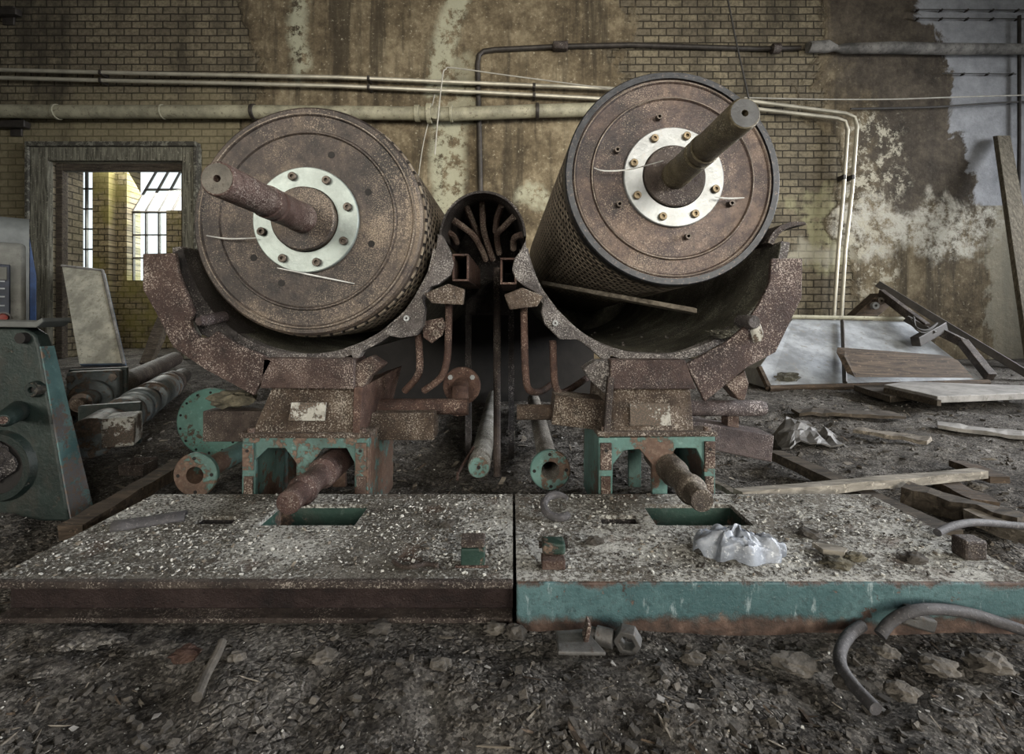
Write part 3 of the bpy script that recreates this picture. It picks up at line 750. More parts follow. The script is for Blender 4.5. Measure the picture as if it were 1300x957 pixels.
def left_parts(r, c, Rt):
    gp = [(181, 322), (222, 321), (226, 346), (239, 378), (246, 396), (241, 408), (245, 420), (254, 429), (266, 428), (275, 420), (299, 436), (336, 452), (345, 458), (322, 502), (262, 470), (237, 453), (219, 440), (200, 401), (181, 367)]
    B().prism(gp, 1.195, .012).build('guard_plate', M['rust_speck'], r, .002, smooth=False)
    fl = arc_px(393, 288, 163, 189, 236, 12) + [(296, 441), (255, 425), (232, 385), (219, 345), (216, 322)]
    B().prism(fl, 1.235, .10).build('side_flange', M['tar'], r, .004, smooth=False)
    # stub pointing out of the notch
    p, q = W(252, 408, 1.17), W(285, 402, 1.24)
    B().tube([p, p + (q - p) * .15, p + (q - p) * .16, q], [.010, .012, .014, .014], 14).build('drain_stub', M['rust_purple'], r)
    web = [(554, 297)] + [(x, y) for x, y in arc_px(393, 288, 163, -4, -72, 14)] + [(450, 462), (464, 440), (488, 425), (508, 429), (528, 426), (537, 414), (539, 392), (536, 379), (539, 366), (556, 361), (572, 349), (576, 335), (572, 320), (561, 298)]
    B().prism(web, 1.235, .035).build('inner_web', M['cast'], r, .003, smooth=False)
    hollow_box(B(), 574, 322, 595, 357, 1.24, .46, .0055).build('box_channel', M['rust_red'], r, .002, smooth=False)
    B().prism([(538, 373), (569, 360), (589, 367), (587, 387), (548, 385)], 1.20, .034).build('wedge_bracket', M['rust_brown'], r, .003, smooth=False)
    lp = B().prism([(536, 408), (562, 403), (566, 414), (561, 426), (548, 436), (537, 428)], 1.26, .012).build('lug_plate', M['rust'], r, .002, smooth=False)
    for px, py, Y in ((559, 412, 1.257), (553, 423, 1.257), (516, 404, 1.231)):
        B().lathe([(.003, -.002), (.0075, -.002), (.0075, .004), (.003, .004)], 14, W(px, py, Y), closed=True).build('bolt', M['bolt'] if px != 516 else M['alu_grey'], r)
    pxtube(r, 'drain_pipe', [(531, 424, 1.29), (533, 463, 1.29), (529, 479, 1.3), (514, 496, 1.33)], .0095, M['rust_red'])
    pxtube(r, 'drain_pipe', [(570, 386, 1.27), (569, 433, 1.27), (567, 460, 1.27), (559, 480, 1.28), (538, 496, 1.30)], .0095, M['rust_red'])
    B().prism([(334, 455), (449, 456), (449, 494), (330, 493)], 1.195, .10).build('crossbar', M['rust_speck'], r, .003, smooth=False)
    # tapered pedestal
    A = [W(318, 553, 1.20), W(449, 556, 1.20), W(449, 491, 1.215), W(346, 490, 1.215)]
    Bk = [p + Vector((0, .26, 0)) for p in A]
    B().loft(A, Bk).build('pedestal', M['rust_brown'], r, .003, smooth=False, rough=.0015)
    B().loft([W(447, 556, 1.192), W(456, 556, 1.192), W(460, 492, 1.2), W(449, 491, 1.2)], [W(447, 556, 1.192) + Vector((0, .3, 0)), W(456, 556, 1.192) + Vector((.0, .3, 0)), W(460, 492, 1.2) + Vector((.03, .3, .02)), W(449, 491, 1.2) + Vector((0, .3, 0))]).build('side_gusset', M['rust_red'], r, .002, smooth=False)
    B().prism([(450, 462), (470, 452), (487, 463), (468, 480), (460, 494), (450, 493)], 1.21, .05).build('corner_bracket', M['rust'], r, .003, smooth=False)
    B().prism([(370, 511), (414, 511), (412, 534), (366, 534)], 1.1985, .004).build('nameplate', M['peel'], r, smooth=False)
    B().prism([(257, 522), (336, 522), (332, 561), (257, 561)], 1.30, .10).build('side_beam', M['rust_dark'], r, .003, smooth=False)
    B().prism([(452, 525), (551, 524), (551, 559), (452, 559)], 1.27, .08).build('side_beam', M['rust_brown'], r, .003, smooth=False)
    p, q = W(445, 516, 1.33), W(594, 516, 1.33)
    B().tube([p, q], .0215, 18).build('side_pipe', M['rust_red'], r)
    # flanged outlet behind the pipe end
    fc = W(586, 490, 1.42)
    B().lathe([(1e-6, 0), (.055, 0), (.055, .018), (1e-6, .018)], 32, fc).build('outlet_flange', M['rust_red'], r, .003)
    B().tube([fc + Vector((-.0, -.035, -.075)), fc + Vector((-.002, -.033, -.0)), fc + Vector((0, .0, .004))], [.024, .024, .022], 16).build('outlet_elbow', M['rust_red'], r)
    for dx in (-.032, .032): B().hexa(fc + Vector((dx, -.007, .026)), (0, 1, 0), .0075, .008).build('bolt', M['alu_grey'], r)
    stand(r, [(308, 556), (468, 556), (467, 664), (450, 664), (450, 588), (440, 569), (410, 569), (396, 588), (396, 664), (376, 664), (376, 588), (362, 569), (340, 569), (324, 584), (324, 664), (306, 664)],
          [(309, 322, 562), (452, 465, 562)], M['teal_rusty'])
    stub_shaft(r, (-.452, .130), [(.0235, .985), (.025, .989), (.025, 1.04), (.028, 1.042), (.033, 1.05), (.033, 1.062), (.027, 1.066), (.027, 1.15), (.036, 1.16), (.036, 1.30)], M['shaft_red'])

def stand(r, poly, brk, mat):
    B().prism(poly, 1.19, .014).build('stand_frame', mat, r, .002, smooth=False)
    P = [W(x, y, 1.19) for x, y in poly]
    B().loft([p + Vector((0, .24, 0)) for p in P], [p + Vector((0, .254, 0)) for p in P]).build('stand_rear_frame', mat, r, .002, smooth=False)
    x0, x1 = min(p.x for p in P), max(p.x for p in P); zt = max(p.z for p in P)
    B().bb(x0 - .004, x1 + .004, 1.185, 1.45, zt + .0005, zt + .012).build('stand_top', M['rust_brown'], r, .002, smooth=False)
    for xa in (x0, x1 - .008):
        B().bb(xa, xa + .008, 1.205, 1.43, 0, zt - .001).build('stand_side', mat, r, .002, smooth=False)
    for (xa, xb, ya) in brk:
        p, q = W(xa, ya + 34, 1.186), W(xb, ya, 1.186)
        b = B().bb(p.x, q.x, 1.180, 1.188, p.z, q.z); b.build('corner_bracket', M['teal_rusty'] if mat is M['teal_rusty'] else M['rust'], r, .001, smooth=False)
        B().lathe([(1e-6, 1.1785), (.004, 1.1785), (.004, 1.181), (1e-6, 1.181)], 10, ((p.x + q.x) / 2, 0, q.z - .018)).build('bolt_hole', M['black'], r)
        B().hexa(((p.x + q.x) / 2, 1.20, zt + .012), (0, 0, 1), .009, .010).build('bolt', M['rust'], r)
        B().bb(p.x + .002, q.x - .002, 1.1835, 1.1885, W(0, 664, 1.19).z, W(0, 604, 1.19).z).build('foot_strap', M['rust'], r, smooth=False)

def right_parts(r, c, Rt):
    gp = [(980, 328), (1019, 328), (1018, 378), (985, 447), (949, 466), (895, 510), (871, 462), (891, 451), (922, 434), (945, 415), (963, 387), (977, 359)]
    B().prism(gp, 1.195, .012).build('guard_plate', M['rust_speck'], r, .002, smooth=False)
    fl = arc_px(829, 288, 163, 353, 304, 12) + [(935, 432), (968, 392), (984, 350), (993, 310)]
    B().prism(fl, 1.235, .10).build('side_flange', M['grime'], r, .004, smooth=False)
    p, q = W(958, 409, 1.17), W(940, 408, 1.24)
    B().tube([p, p + (q - p) * .1, q], [.014, .017, .017], 14).build('drain_stub', M['cast'], r)
    B().blob(W(961, 421, 1.185), (.014, .01, .028), 4, 2, .5).build('muck', M['peel'], r)
    B().blob(W(916, 424, 1.215), (.032, .02, .011), 7, 3, .6, 3).build('muck', M['grime'], r)
    web = arc_px(829, 288, 163, 188, 252, 14) + [(772, 462), (755, 448), (735, 431), (711, 431), (692, 412), (687, 396), (690, 376), (667, 364), (655, 355), (650, 342), (653, 328), (661, 318), (668, 303)]
    B().prism(web, 1.235, .035).build('inner_web', M['cast'], r, .003, smooth=False)
    hollow_box(B(), 635, 327, 656, 361, 1.24, .46, .0055).build('box_channel', M['rust_red'], r, .002, smooth=False)
    B().prism([(640, 374), (663, 365), (690, 376), (682, 389), (647, 393)], 1.20, .034).build('wedge_bracket', M['rust_brown'], r, .003, smooth=False)
    B().lathe([(.003, -.002), (.0075, -.002), (.0075, .004), (.003, .004)], 14, W(705, 410, 1.231), closed=True).build('bolt', M['alu_grey'], r)
    pxtube(r, 'drain_pipe', [(665, 390, 1.27), (666, 440, 1.27), (667, 470, 1.27), (671, 494, 1.28), (686, 497, 1.36), (700, 488, 1.5)], .0095, M['rust_red'])
    pxtube(r, 'drain_pipe', [(702, 432, 1.29), (703, 470, 1.29), (706, 492, 1.3), (716, 498, 1.35), (745, 480, 1.5)], .0095, M['rust_red'])
    B().prism([(775, 457), (870, 457), (884, 494), (775, 494)], 1.195, .10).build('crossbar', M['rust_speck'], r, .003, smooth=False)
    A = [W(767, 556, 1.20), W(882, 556, 1.20), W(876, 491, 1.215), W(772, 491, 1.215)]
    B().loft(A, [p + Vector((0, .26, 0)) for p in A]).build('pedestal', M['rust_brown'], r, .003, smooth=False, rough=.0015)
    B().prism([(766, 556), (774, 556), (780, 480), (772, 478)], 1.188, .02).build('side_gusset', M['rust_dark'], r, .002, smooth=False)
    B().prism([(740, 468), (756, 458), (775, 457), (775, 492), (768, 500), (750, 484)], 1.21, .05).build('corner_bracket', M['cast'], r, .004, smooth=False)
    B().prism([(800, 512), (850, 512), (852, 540), (800, 540)], 1.1985, .004).build('nameplate', M['peel'], r, smooth=False)
    B().prism([(705, 502), (774, 509), (772, 548), (700, 539)], 1.25, .09).build('side_beam', M['rust_brown'], r, .003, smooth=False)
    B().tube([W(656, 523, 1.29), W(712, 523, 1.29)], .0205, 18).build('side_pipe', M['rust_brown'], r)
    B().tube([W(872, 518, 1.27), W(966, 518, 1.27), W(971, 518, 1.27)], [.0205, .0205, .017], 18).build('side_pipe', M['rust_purple'], r)
    B().prism([(879, 534), (983, 553), (980, 587), (879, 566)], 1.25, .08).build('side_beam', M['rust_purple'], r, .003, smooth=False)
    B().prism([(921, 488), (946, 470), (951, 487), (946, 508), (938, 508), (930, 498)], 1.24, .05).build('strut', M['rust'], r, .003, smooth=False)
    B().prism([(924, 528), (938, 528), (938, 545), (924, 542)], 1.27, .04).build('strut', M['rust'], r, smooth=False)
    # lip turned out at the trough's upper edge
    lp = [(975, 308), (978, 300), (983, 293), (990, 287), (999, 283), (1010, 281), (1022, 282), (1024, 285), (1012, 286), (1002, 289), (994, 293), (988, 299), (984, 305), (982, 311)]
    B().prism(lp, 1.25, .10).build('outlet_lip', M['rust_dark'], r, smooth=False)
    stand(r, [(760, 556), (908, 554), (908, 664), (894, 664), (894, 590), (884, 569), (858, 569), (848, 588), (847, 664), (828, 664), (828, 590), (812, 570), (792, 572), (778, 590), (777, 664), (760, 664)],
          [(762, 776, 562), (894, 907, 560)], M['teal_clean'])
    stub_shaft(r, (.384, .1345), [(.0225, .985), (.024, .989), (.024, 1.03), (.027, 1.032), (.032, 1.04), (.032, 1.055), (.027, 1.06), (.027, 1.14), (.034, 1.15), (.034, 1.30)], M['shaft_dark'])

housing('rusty trough housing under the low drum, with teal stand and white-patched pedestal', 393, 189, 350, left_parts)
housing('rusty open trough housing under the raised drum, with bright teal stand', 829, 190, 353, right_parts)

# arched hood between the troughs
r = thing('arched_hood', 'dark rusty arched hood with fanned ribs between the two drums', 'machine hood', W(612, 660, 1.36))
ac = W(613, 301, 1.30); R0 = .112
n = 32; a0, a1 = 1, 179
inn = []; out = []
for i in range(n + 1):
    a = math.radians(a0 + (a1 - a0) * i / n)
    inn.append(Vector((ac.x + R0 * math.cos(a) * .98, 1.30, ac.z + R0 * math.sin(a) * 1.05))); out.append(Vector((ac.x + (R0 + .006) * math.cos(a) * .98, 1.30, ac.z + (R0 + .006) * math.sin(a) * 1.05)))
ol = inn + out[::-1]
B().loft(ol, [p + Vector((0, .42, 0)) for p in ol]).build('hood_shell', M['tar'], r)
bp = [p + Vector((0, .42, 0)) for p in out]
bp = bp + [Vector((ac.x - .085, 1.72, ac.z - .07)), Vector((ac.x - .085, 1.72, .5)), Vector((ac.x + .085, 1.72, .5)), Vector((ac.x + .085, 1.72, ac.z - .07))]
for sx in (-1, 1): B().bb(ac.x + sx * .075 - .01, ac.x + sx * .075 + .01, 1.70, 1.72, 0, .5).build('hood_leg', M['tar'], r, smooth=False)
B().loft(bp, [p + Vector((0, .02, 0)) for p in bp]).build('hood_back', M['tar'], r, smooth=False)
for pts in ([(575, 279), (598, 296), (609, 312), (617, 330)], [(591, 259), (598, 277), (605, 292), (611, 306)], [(612, 254), (613, 283), (616, 300), (626, 330)], [(637, 260), (631, 277), (629, 294)], [(653, 275), (640, 288), (631, 299), (634, 322)], [(563, 294), (574, 298), (580, 308)], [(663, 298), (653, 302), (652, 316)]):
    P = []
    for i, (x, y) in enumerate(pts): P.append(W(x, y, 1.40 + .05 * i))
    for p0 in P: pass
    B().tube(smoothpath(P, 4), .0095, 8).build('rib', M['rust'], r)
B().tube([W(631, 340, 1.55), W(631, 480, 1.55), W(631, 604, 1.55)], .012, 10).build('post', M['rust_dark'], r)

B().bb(-.86, .46, 2.742, 2.76, 0, .735).build('shade_panel', M['black'], r, smooth=False)  # black panel added to stand in for the shade between the troughs
# board lying inside the open trough
P = [W(688, 356, 1.72), W(885, 391, 1.34)]
d = (P[1] - P[0]); a, bq = frame_of(d)
hb = Vector((0, .04, -.004)); hz = Vector((0, 0, -.014))
tag(B().loft([P[0], P[0] + hb, P[0] + hb + hz, P[0] + hz], [P[1], P[1] + hb, P[1] + hb + hz, P[1] + hz]).build('wooden_board', M['wood_grey'], smooth=False, bev=.002), 'grey wooden board lying inside the open trough beneath the raised drum', 'board')

# muck piled on the left side beam
tag(B().blob(W(296, 506, 1.35) , (.062, .04, .022), 3, 3, .5, 2.5).build('muck_clump', M['clump']), 'crusted clump of muck under the left guard plate beside teal disc', 'muck')

# ================================================================== BASE PLATES
def tiles(b, xs, ys, holes, z0, z1):
    for i in range(len(xs) - 1):
        for j in range(len(ys) - 1):
            cx, cy = (xs[i] + xs[i + 1]) / 2, (ys[j] + ys[j + 1]) / 2
            if any(h[0] < cx < h[1] and h[2] < cy < h[3] for h in holes): continue
            b.bb(xs[i], xs[i + 1], ys[j], ys[j + 1], z0, z1)
    bmesh.ops.remove_doubles(b.bm, verts=b.bm.verts[:], dist=1e-5)
    # drop the doubled inner walls
    seen = {}
    for f in b.bm.faces: seen.setdefault(tuple(round(x, 4) for x in f.calc_center_median()), []).append(f)
    dead = [f for v in seen.values() if len(v) > 1 for f in v]
    bmesh.ops.delete(b.bm, geom=dead, context='FACES')
    return b
ZT = .076
pitL = (-.527, -.324, 1.005, 1.115); sltL = (-.665, -.583, 1.012, 1.052)
pitR = (.297, .498, 1.005, 1.115); sltR = (.187, .266, 1.012, 1.056)
for lab, x0, x1, holes, deck, side in (('rusty flat base plate strewn with white flakes, thin lipped front edge', -.86, .0015, (pitL, sltL), 'deck_l', None), ('flaking base plate with a deep teal-painted front edge', .0075, .86, (pitR, sltR), 'deck_r', 'apron')):
    r = thing('base_plate', lab, 'machine base', ((x0 + x1) / 2, .8, 0))
    xs = sorted({x0, x1, *[h[0] for h in holes], *[h[1] for h in holes]}); ys = sorted({.80, 1.176, *[h[2] for h in holes], *[h[3] for h in holes]})
    tiles(B(), xs, ys, holes, ZT - .009, ZT).build('deck', M[deck], r, smooth=False)
    for h in holes:
        t = .006; b = B()
        b.bb(h[0] - t, h[0], h[2], h[3], 0, ZT - .009); b.bb(h[1], h[1] + t, h[2], h[3], 0, ZT - .009)
        b.bb(h[0] - t, h[1] + t, h[2] - t, h[2], 0, ZT - .009); b.bb(h[0] - t, h[1] + t, h[3], h[3] + t, 0, ZT - .009)
        b.bb(h[0], h[1], h[2], h[3], 0, .004)
        b.build('pit_liner' if h[1] - h[0] > .15 else 'slot_liner', M['green_pit'] if h[1] - h[0] > .15 else M['tar'], r, smooth=False)
    if side:
        B().bb(x0, x1, .796, .812, -.02, ZT - .001).build('front_apron', M['apron'], r, .003, smooth=False)
        B().bb(x0, x0 + .012, .813, 1.176, 0, ZT - .01).build('side_web', M['teal'], r, smooth=False)
        B().bb(x1 - .012, x1, .813, 1.176, 0, ZT - .01).build('side_web', M['rust_dark'], r, smooth=False)
    else:
        B().bb(x0, x1, .794, .806, ZT - .0105, ZT + .001).build('front_lip', M['rust_dark'], r, .002, smooth=False)
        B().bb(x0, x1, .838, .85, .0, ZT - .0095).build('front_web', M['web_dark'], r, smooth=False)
        B().bb(x0, x1, .808, .838, .0, .009).build('lower_flange', M['rust_dark'], r, .002, smooth=False)
        B().bb(x1 - .012, x1, .851, 1.176, 0, ZT - .01).build('side_web', M['rust_dark'], r, smooth=False)
    B().bb(x0, x1, 1.164, 1.176, 0, ZT - .0095).build('rear_web', M['rust_dark'], r, smooth=False)
# locating lugs on the plates
c = F(600, 719, ZT)
r = thing('locating_lug', 'small dark green square lug upright on the rusty left plate', 'lug', c, 'locating lugs')
B().bb(c.x - .0205, c.x + .0205, c.y, c.y + .02, ZT, ZT + .030).build('lug_block', M['green_pit'], r, .002, smooth=False)
B().bb(c.x - .0205, c.x + .0205, c.y + .002, c.y + .028, ZT + .0305, ZT + .046).build('lug_cap', M['rust_dark'], r, .002, smooth=False)
B().bb(c.x - .030, c.x + .028, c.y - .006, c.y - .0005, ZT, ZT + .003).build('weld_bead', M['rust_red'], r, .001, smooth=False, rough=.001)
c = F(703, 724, ZT)
r = thing('locating_lug', 'small stepped rusty green lug on the teal-edged right plate', 'lug', c, 'locating lugs')
B().bb(c.x - .020, c.x + .020, c.y, c.y + .03, ZT, ZT + .016).build('lug_block', M['rust'], r, .002, smooth=False)
B().bb(c.x - .018, c.x + .022, c.y + .018, c.y + .05, ZT + .0165, ZT + .036).build('lug_cap', M['green_pit'], r, .004, smooth=False)
B().tube([(c.x - .023, c.y + .045, ZT + .022), (c.x + .029, c.y + .045, ZT + .024)], .006, 10).build('pin', M['rust_dark'], r)
# right-end stub on the plate
c = F(1240, 712, ZT)
tag(B().bb(c.x - .02, c.x + .02, c.y, c.y + .03, ZT, ZT + .035).build('square_stub', M['rust_dark'], smooth=False, bev=.004), 'dark square stub near the far right end of teal-edged plate', 'stub')
# C-shaped hook
c = F(710, 664, ZT)
P = [Vector((c.x + .030 * math.cos(a), c.y + .004, ZT + .034 + .030 * math.sin(a))) for a in [math.radians(40 + 275 * i / 20) for i in range(21)]]
Rm = Matrix.Rotation(math.radians(-62), 3, 'X'); o0 = Vector((c.x, c.y, ZT))
P = [o0 + Rm @ (p - o0) for p in P]
zmin = min(p.z for p in P) - .009
P = [p - Vector((0, 0, zmin - ZT)) for p in P]
tag(B().tube(P, [.004 + .0045 * min(1, i / 4, (20 - i) / 2 + .6) for i in range(21)], 10).build('steel_hook', M['hose']), 'grey C-shaped steel hook lying on the right base plate', 'hook')
# white plastic bag
bm_ = B(); bmm = bm_.bm
NR, NS = 30, 90; cen = F(940, 700, ZT); rings = []
for i in range(NR + 1):
    ring = []
    for j in range(NS):
        a = 2 * PI * j / NS; t = i / NR
        rad = .075 * math.sin(t * PI * .5) ** .8 * (1 + .28 * noise.noise(Vector((math.cos(a) * 2.4, math.sin(a) * 2.4, 3.3 + t))))
        wr = .010 * noise.noise(Vector((math.cos(a) * 5, math.sin(a) * 5, t * 5))) + .007 * math.sin(a * 8 + t * 4 + 2.5 * math.sin(a * 2)) * t
        cv = Vector((rad * math.cos(a) * 26, rad * math.sin(a) * 26, 1.5)); z = ZT + .034 * math.cos(t * PI * .5) ** .7 * (1 + .35 * math.cos(a + 2.2)) + wr * (1 - t * .4) + .016 * abs(noise.noise(cv)) + .008 * abs(noise.noise(cv * 2.3)) - .004
        ring.append(bmm.verts.new((cen.x + rad * 1.05 * math.cos(a), cen.y + rad * .66 * math.sin(a), max(ZT + .001, z))))
    rings.append(ring)
for i in range(NR):
    for j in range(NS): bmm.faces.new((rings[i][j], rings[i][(j + 1) % NS], rings[i + 1][(j + 1) % NS], rings[i + 1][j]))
bmesh.ops.remove_doubles(bmm, verts=bmm.verts[:], dist=1e-5)
tag(bm_.build('plastic_bag', M['bag']), 'crumpled white plastic bag on the right base plate', 'plastic bag')

# ================================================================== POLES AND PIPES ON THE GROUND
r = thing('steel_pole', 'long dusty round pole with bright teal end lying between the drums', 'pole', (-.102, 1.5, 0))
B().lathe([(1e-6, 1.5), (.033, 1.5), (.035, 1.503), (.035, 2.72), (1e-6, 2.72)], 28, (-.102, 0, .036)).build('pole_body', rust('dusty_grey_pole', (.05, .045, .035), (.15, .14, .12), (.3, .29, .26), (.5, .49, .46), .6), r)
B().lathe([(.006, 1.497), (.031, 1.497), (.031, 1.5), (.006, 1.5)], 28, (-.102, 0, .036), closed=True).build('end_plate', M['teal_clean'], r)
B().lathe([(1e-6, 1.4985), (.006, 1.4985), (.006, 1.4995), (1e-6, 1.4995)], 12, (-.102, 0, .036)).build('centre_hole', M['black'], r)
def flanged_pipe(label, c, Rf, Rp, L, hole, fm, pm):
    r = thing('flanged_pipe', label, 'pipe', (c[0], c[1], 0), 'flanged pipes on the ground')
    B().lathe([(hole, 0), (Rf - .003, 0), (Rf, .003), (Rf, .014), (Rp, .014)], 40, (c[0], c[1], c[2])).build('flange', fm, r)
    B().lathe([(Rp, .013), (Rp, L), (Rp - .006, L), (hole, .001)], 32, (c[0], c[1], c[2])).build('pipe_body', pm, r)
    B().lathe([(1e-6, .16), (hole + .002, .16), (hole + .002, .161), (1e-6, .161)], 20, (c[0], c[1], c[2])).build('blank', M['black'], r)
    for k in range(4):
        a = math.radians(90 * k + 2); rr = (Rf + hole) / 2 + .004
        B().lathe([(1e-6, -.0008), (.005, -.0008), (.005, .001), (1e-6, .001)], 12, (c[0] + rr * math.cos(a), c[1], c[2] + rr * math.sin(a))).build('bolt_hole', M['black'], r)
flanged_pipe('pipe with bright teal flange lying on the ground left of the raised drum stand', (.11, 1.40, .059), .058, .031, 1.1, .026, M['teal_clean'], rust('flaking_grey_pipe', (.05, .04, .032), (.13, .115, .095), (.27, .25, .22), (.5, .48, .44), .7))
flanged_pipe('pipe with rusty teal flange lying outside the low drum stand', (-.877, 1.35, .062), .061, .03, .5, .024, M['teal_rusty'], M['teal_rusty'])
tag(B().tube([W(601, 568, 1.62), W(581, 601, 1.45), W(581, 610, 1.44)], .0045, 8).build('bent_rod', M['rust_red']), 'thin bent rusty rod beside the teal-ended pole', 'rod')
# teal disc
c = Vector((-1.064, 1.72, .122))
r = thing('steel_disc', 'round teal disc standing upright behind the low drum stand', 'disc', (c.x, c.y, 0))
B().lathe([(1e-6, 0), (.115, 0), (.12, .004), (.12, .02), (1e-6, .02)], 56, c).build('disc_plate', M['teal_bright'], r)
for k in range(14):
    a = 2 * PI * k / 14 + .2
    B().lathe([(1e-6, -.0012), (.0045, -.0012), (.0045, .001), (1e-6, .001)], 10, (c.x + .106 * math.cos(a), c.y, c.z + .106 * math.sin(a))).build('bolt_hole', M['black'], r)

# ---------- shafts on the left
def along(o, d, prof, name, mat, r, seg=28):
    return B().lathe([(1e-6, prof[0][1])] + prof + [(1e-6, prof[-1][1])], seg, o, d).build(name, mat, r)
sd = Vector((-.43, .903, 0)).normalized(); sq = math.atan2(-sd.x, sd.y); RZ = Matrix.Rotation(sq, 3, 'Z')
oA = W(97, 516, 2.02); oA.z = .125
r = thing('flanged_shaft', 'shaft with square bearing plate and stepped pale end, farther of the pair', 'shaft', (oA.x, oA.y, 0), 'shafts lying by the doorway')
along(oA, sd, [(.018, 0), (.024, .004), (.024, .05)], 'shaft_tip', M['rust_brown'], r)
along(oA, sd, [(.04, .051), (.042, .055), (.042, .16)], 'pale_sleeve', M['bearing'], r)
along(oA, sd, [(.076, .161), (.08, .165), (.08, .19), (.07, .19)], 'collar', M['bearing'], r)
B().box(oA + sd * .23, (.19, .07, .235), RZ).build('bearing_plate', M['bearing'], r, .012)
B().box(oA + sd * .285, (.215, .03, .245), RZ).build('backing_plate', M['teal_dark'], r, .004)
for ux, uz in ((-.075, .09), (.075, .09), (-.075, -.09), (.075, -.09)):
    B().hexa(oA + sd * .18 + RZ @ Vector((ux, 0, uz)), sd, .016, .016).build('bolt', M['bolt'], r)
along(oA, sd, [(.085, .30), (.09, .31), (.09, .58), (.06, .60)], 'bearing_barrel', M['rust_dark'], r)
along(oA, sd, [(.055, .60), (.055, 2.1)], 'shaft_bar', M['rust_dark'], r)
oB = W(118, 566, 1.62); oB.z = .081
oB = Vector((-1.435, 1.66, .081))
r = thing('flanged_shaft', 'shaft with many ring collars and a square pale block, nearer of the pair', 'shaft', (oB.x, oB.y, 0), 'shafts lying by the doorway')
along(oB, sd, [(.066, 0), (.07, .005), (.07, .2)], 'sleeve', M['bearing'], r)
B().box(oB + sd * .03 + RZ @ Vector((.085, -.01, .02)), (.09, .12, .10), RZ).build('pale_block', M['peel'], r, .006)
B().box(oB + sd * .23, (.19, .03, .16), RZ).build('flange_plate', M['teal_dark'], r, .004)
along(oB, sd, [(.06, .246), (.06, .5), (.05, .5), (.05, 1.75)], 'shaft_bar', M['tar'], r)
for t0, t1, rr in ((.34, .42, .078), (.52, .56, .074), (.60, .68, .08), (.84, .90, .078), (.93, 1.20, .075), (1.22, 1.27, .079), (1.36, 1.44, .07)):
    along(oB, sd, [(rr - .004, t0), (rr, t0 + .006), (rr, t1 - .006), (rr - .004, t1)], 'ring_collar', M['bearing'] if rr > .072 else M['rust_dark'], r)

# ---------- teal machine frame, close left
r = thing('machine_end_frame', 'big dark teal cast end frame with round bore at the left edge', 'machine frame', (-1.30, 1.3, 0))
fp = [(-170, 662), (88, 662), (84, 640), (70, 560), (56, 480), (49, 440), (44, 425), (30, 416), (-170, 413)]
A = [W(x, y, 1.25) for x, y in fp]
ins = Vector((0, .012, 0))
dpt = lambda p: .072 - .034 * min(1, max(0, p.z) / .48)
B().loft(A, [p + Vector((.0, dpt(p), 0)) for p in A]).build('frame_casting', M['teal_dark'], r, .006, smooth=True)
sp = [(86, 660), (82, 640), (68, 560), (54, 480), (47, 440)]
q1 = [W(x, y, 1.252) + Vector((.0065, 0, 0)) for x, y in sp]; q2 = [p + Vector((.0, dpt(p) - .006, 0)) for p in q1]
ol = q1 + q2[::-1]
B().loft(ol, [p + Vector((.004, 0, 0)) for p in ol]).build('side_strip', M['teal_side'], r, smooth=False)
cpt = W(45, 494, 1.245); B().lathe([(.008, -.012), (.017, -.012), (.02, -.006), (.022, .01), (.008, .01)], 24, cpt, closed=True).build('boss', M['teal_dark'], r)
B().lathe([(1e-6, -.004), (.009, -.004), (.009, 0), (1e-6, 0)], 16, cpt).build('bore_hole', M['black'], r)
p, q = W(4, 533, 1.15), W(26, 520, 1.26); B().tube([p, p + (q - p) * .1, p + (q - p) * .12, q], [.012, .018, .020, .026], 18).build('spigot', M['teal_dark'], r)
B().tube([p - (q - p) * .02, p + (q - p) * .01], [.009, .009], 14).build('bore_hole', M['rust_red'], r)
cpt = W(0, 592, 1.245); B().lathe([(.068, -.010), (.085, -.010), (.095, .012), (.068, .012)], 44, cpt, closed=True).build('bore_rim', M['teal_dark'], r)
B().lathe([(1e-6, -.006), (.068, -.006), (.068, .004), (1e-6, .004)], 36, cpt).build('bore_face', M['black'], r)
B().blob(cpt + Vector((.0, -.015, .01)), (.045, .012, .05), 11, 3, .5).build('bore_muck', M['tar'], r)
B().lathe([(1e-6, -.01), (.014, -.01), (.014, .01), (1e-6, .01)], 16, W(30, 429, 1.245)).build('bore_hole', M['black'], r)
tray = [W(x, y, 1.22) for x, y in ((-170, 404), (44, 408), (53, 403), (55, 408), (46, 416), (-170, 413))]
B().loft(tray, [p + Vector((-.01, .09, 0)) for p in tray]).build('top_tray', M['grey_hood'], r, .003, smooth=False)

# ---------- control cabinet and hood behind, both turned towards the middle of the hall
def turned(px, Y):
    o = W(px, 0, Y); o.z = 0
    d = Vector((o.x, o.y, 0)).normalized()
    return o, Matrix.Translation(o) @ Matrix(((d.y, d.x, 0, 0), (-d.x, d.y, 0, 0), (0, 0, 1, 0), (0, 0, 0, 1)))
def put(b, mt):
    bmesh.ops.transform(b.bm, matrix=mt, verts=b.bm.verts[:]); return b
o, mt = turned(33, 1.9); zt = W(0, 309, 1.9).z; zc = 1.9
r = thing('control_cabinet', 'dusty grey control cabinet with navy panel and red button', 'control cabinet', o)
put(B().bb(-.34, 0, 0, .26, 0, zt), mt).build('cabinet_body', M['grey_paint'], r, .015)
zq, zp = W(0, 337, zc).z, W(0, 408, zc).z
px1 = -.043
put(B().bb(px1 - .2, px1, -.011, -.001, zp, zq), mt).build('panel', M['navy'], r, .003)
put(B().bb(px1 - .2, px1 - .008, -.016, -.0115, zq - .06, zq - .010), mt).build('meter_plate', M['grey_paint'], r, .002)
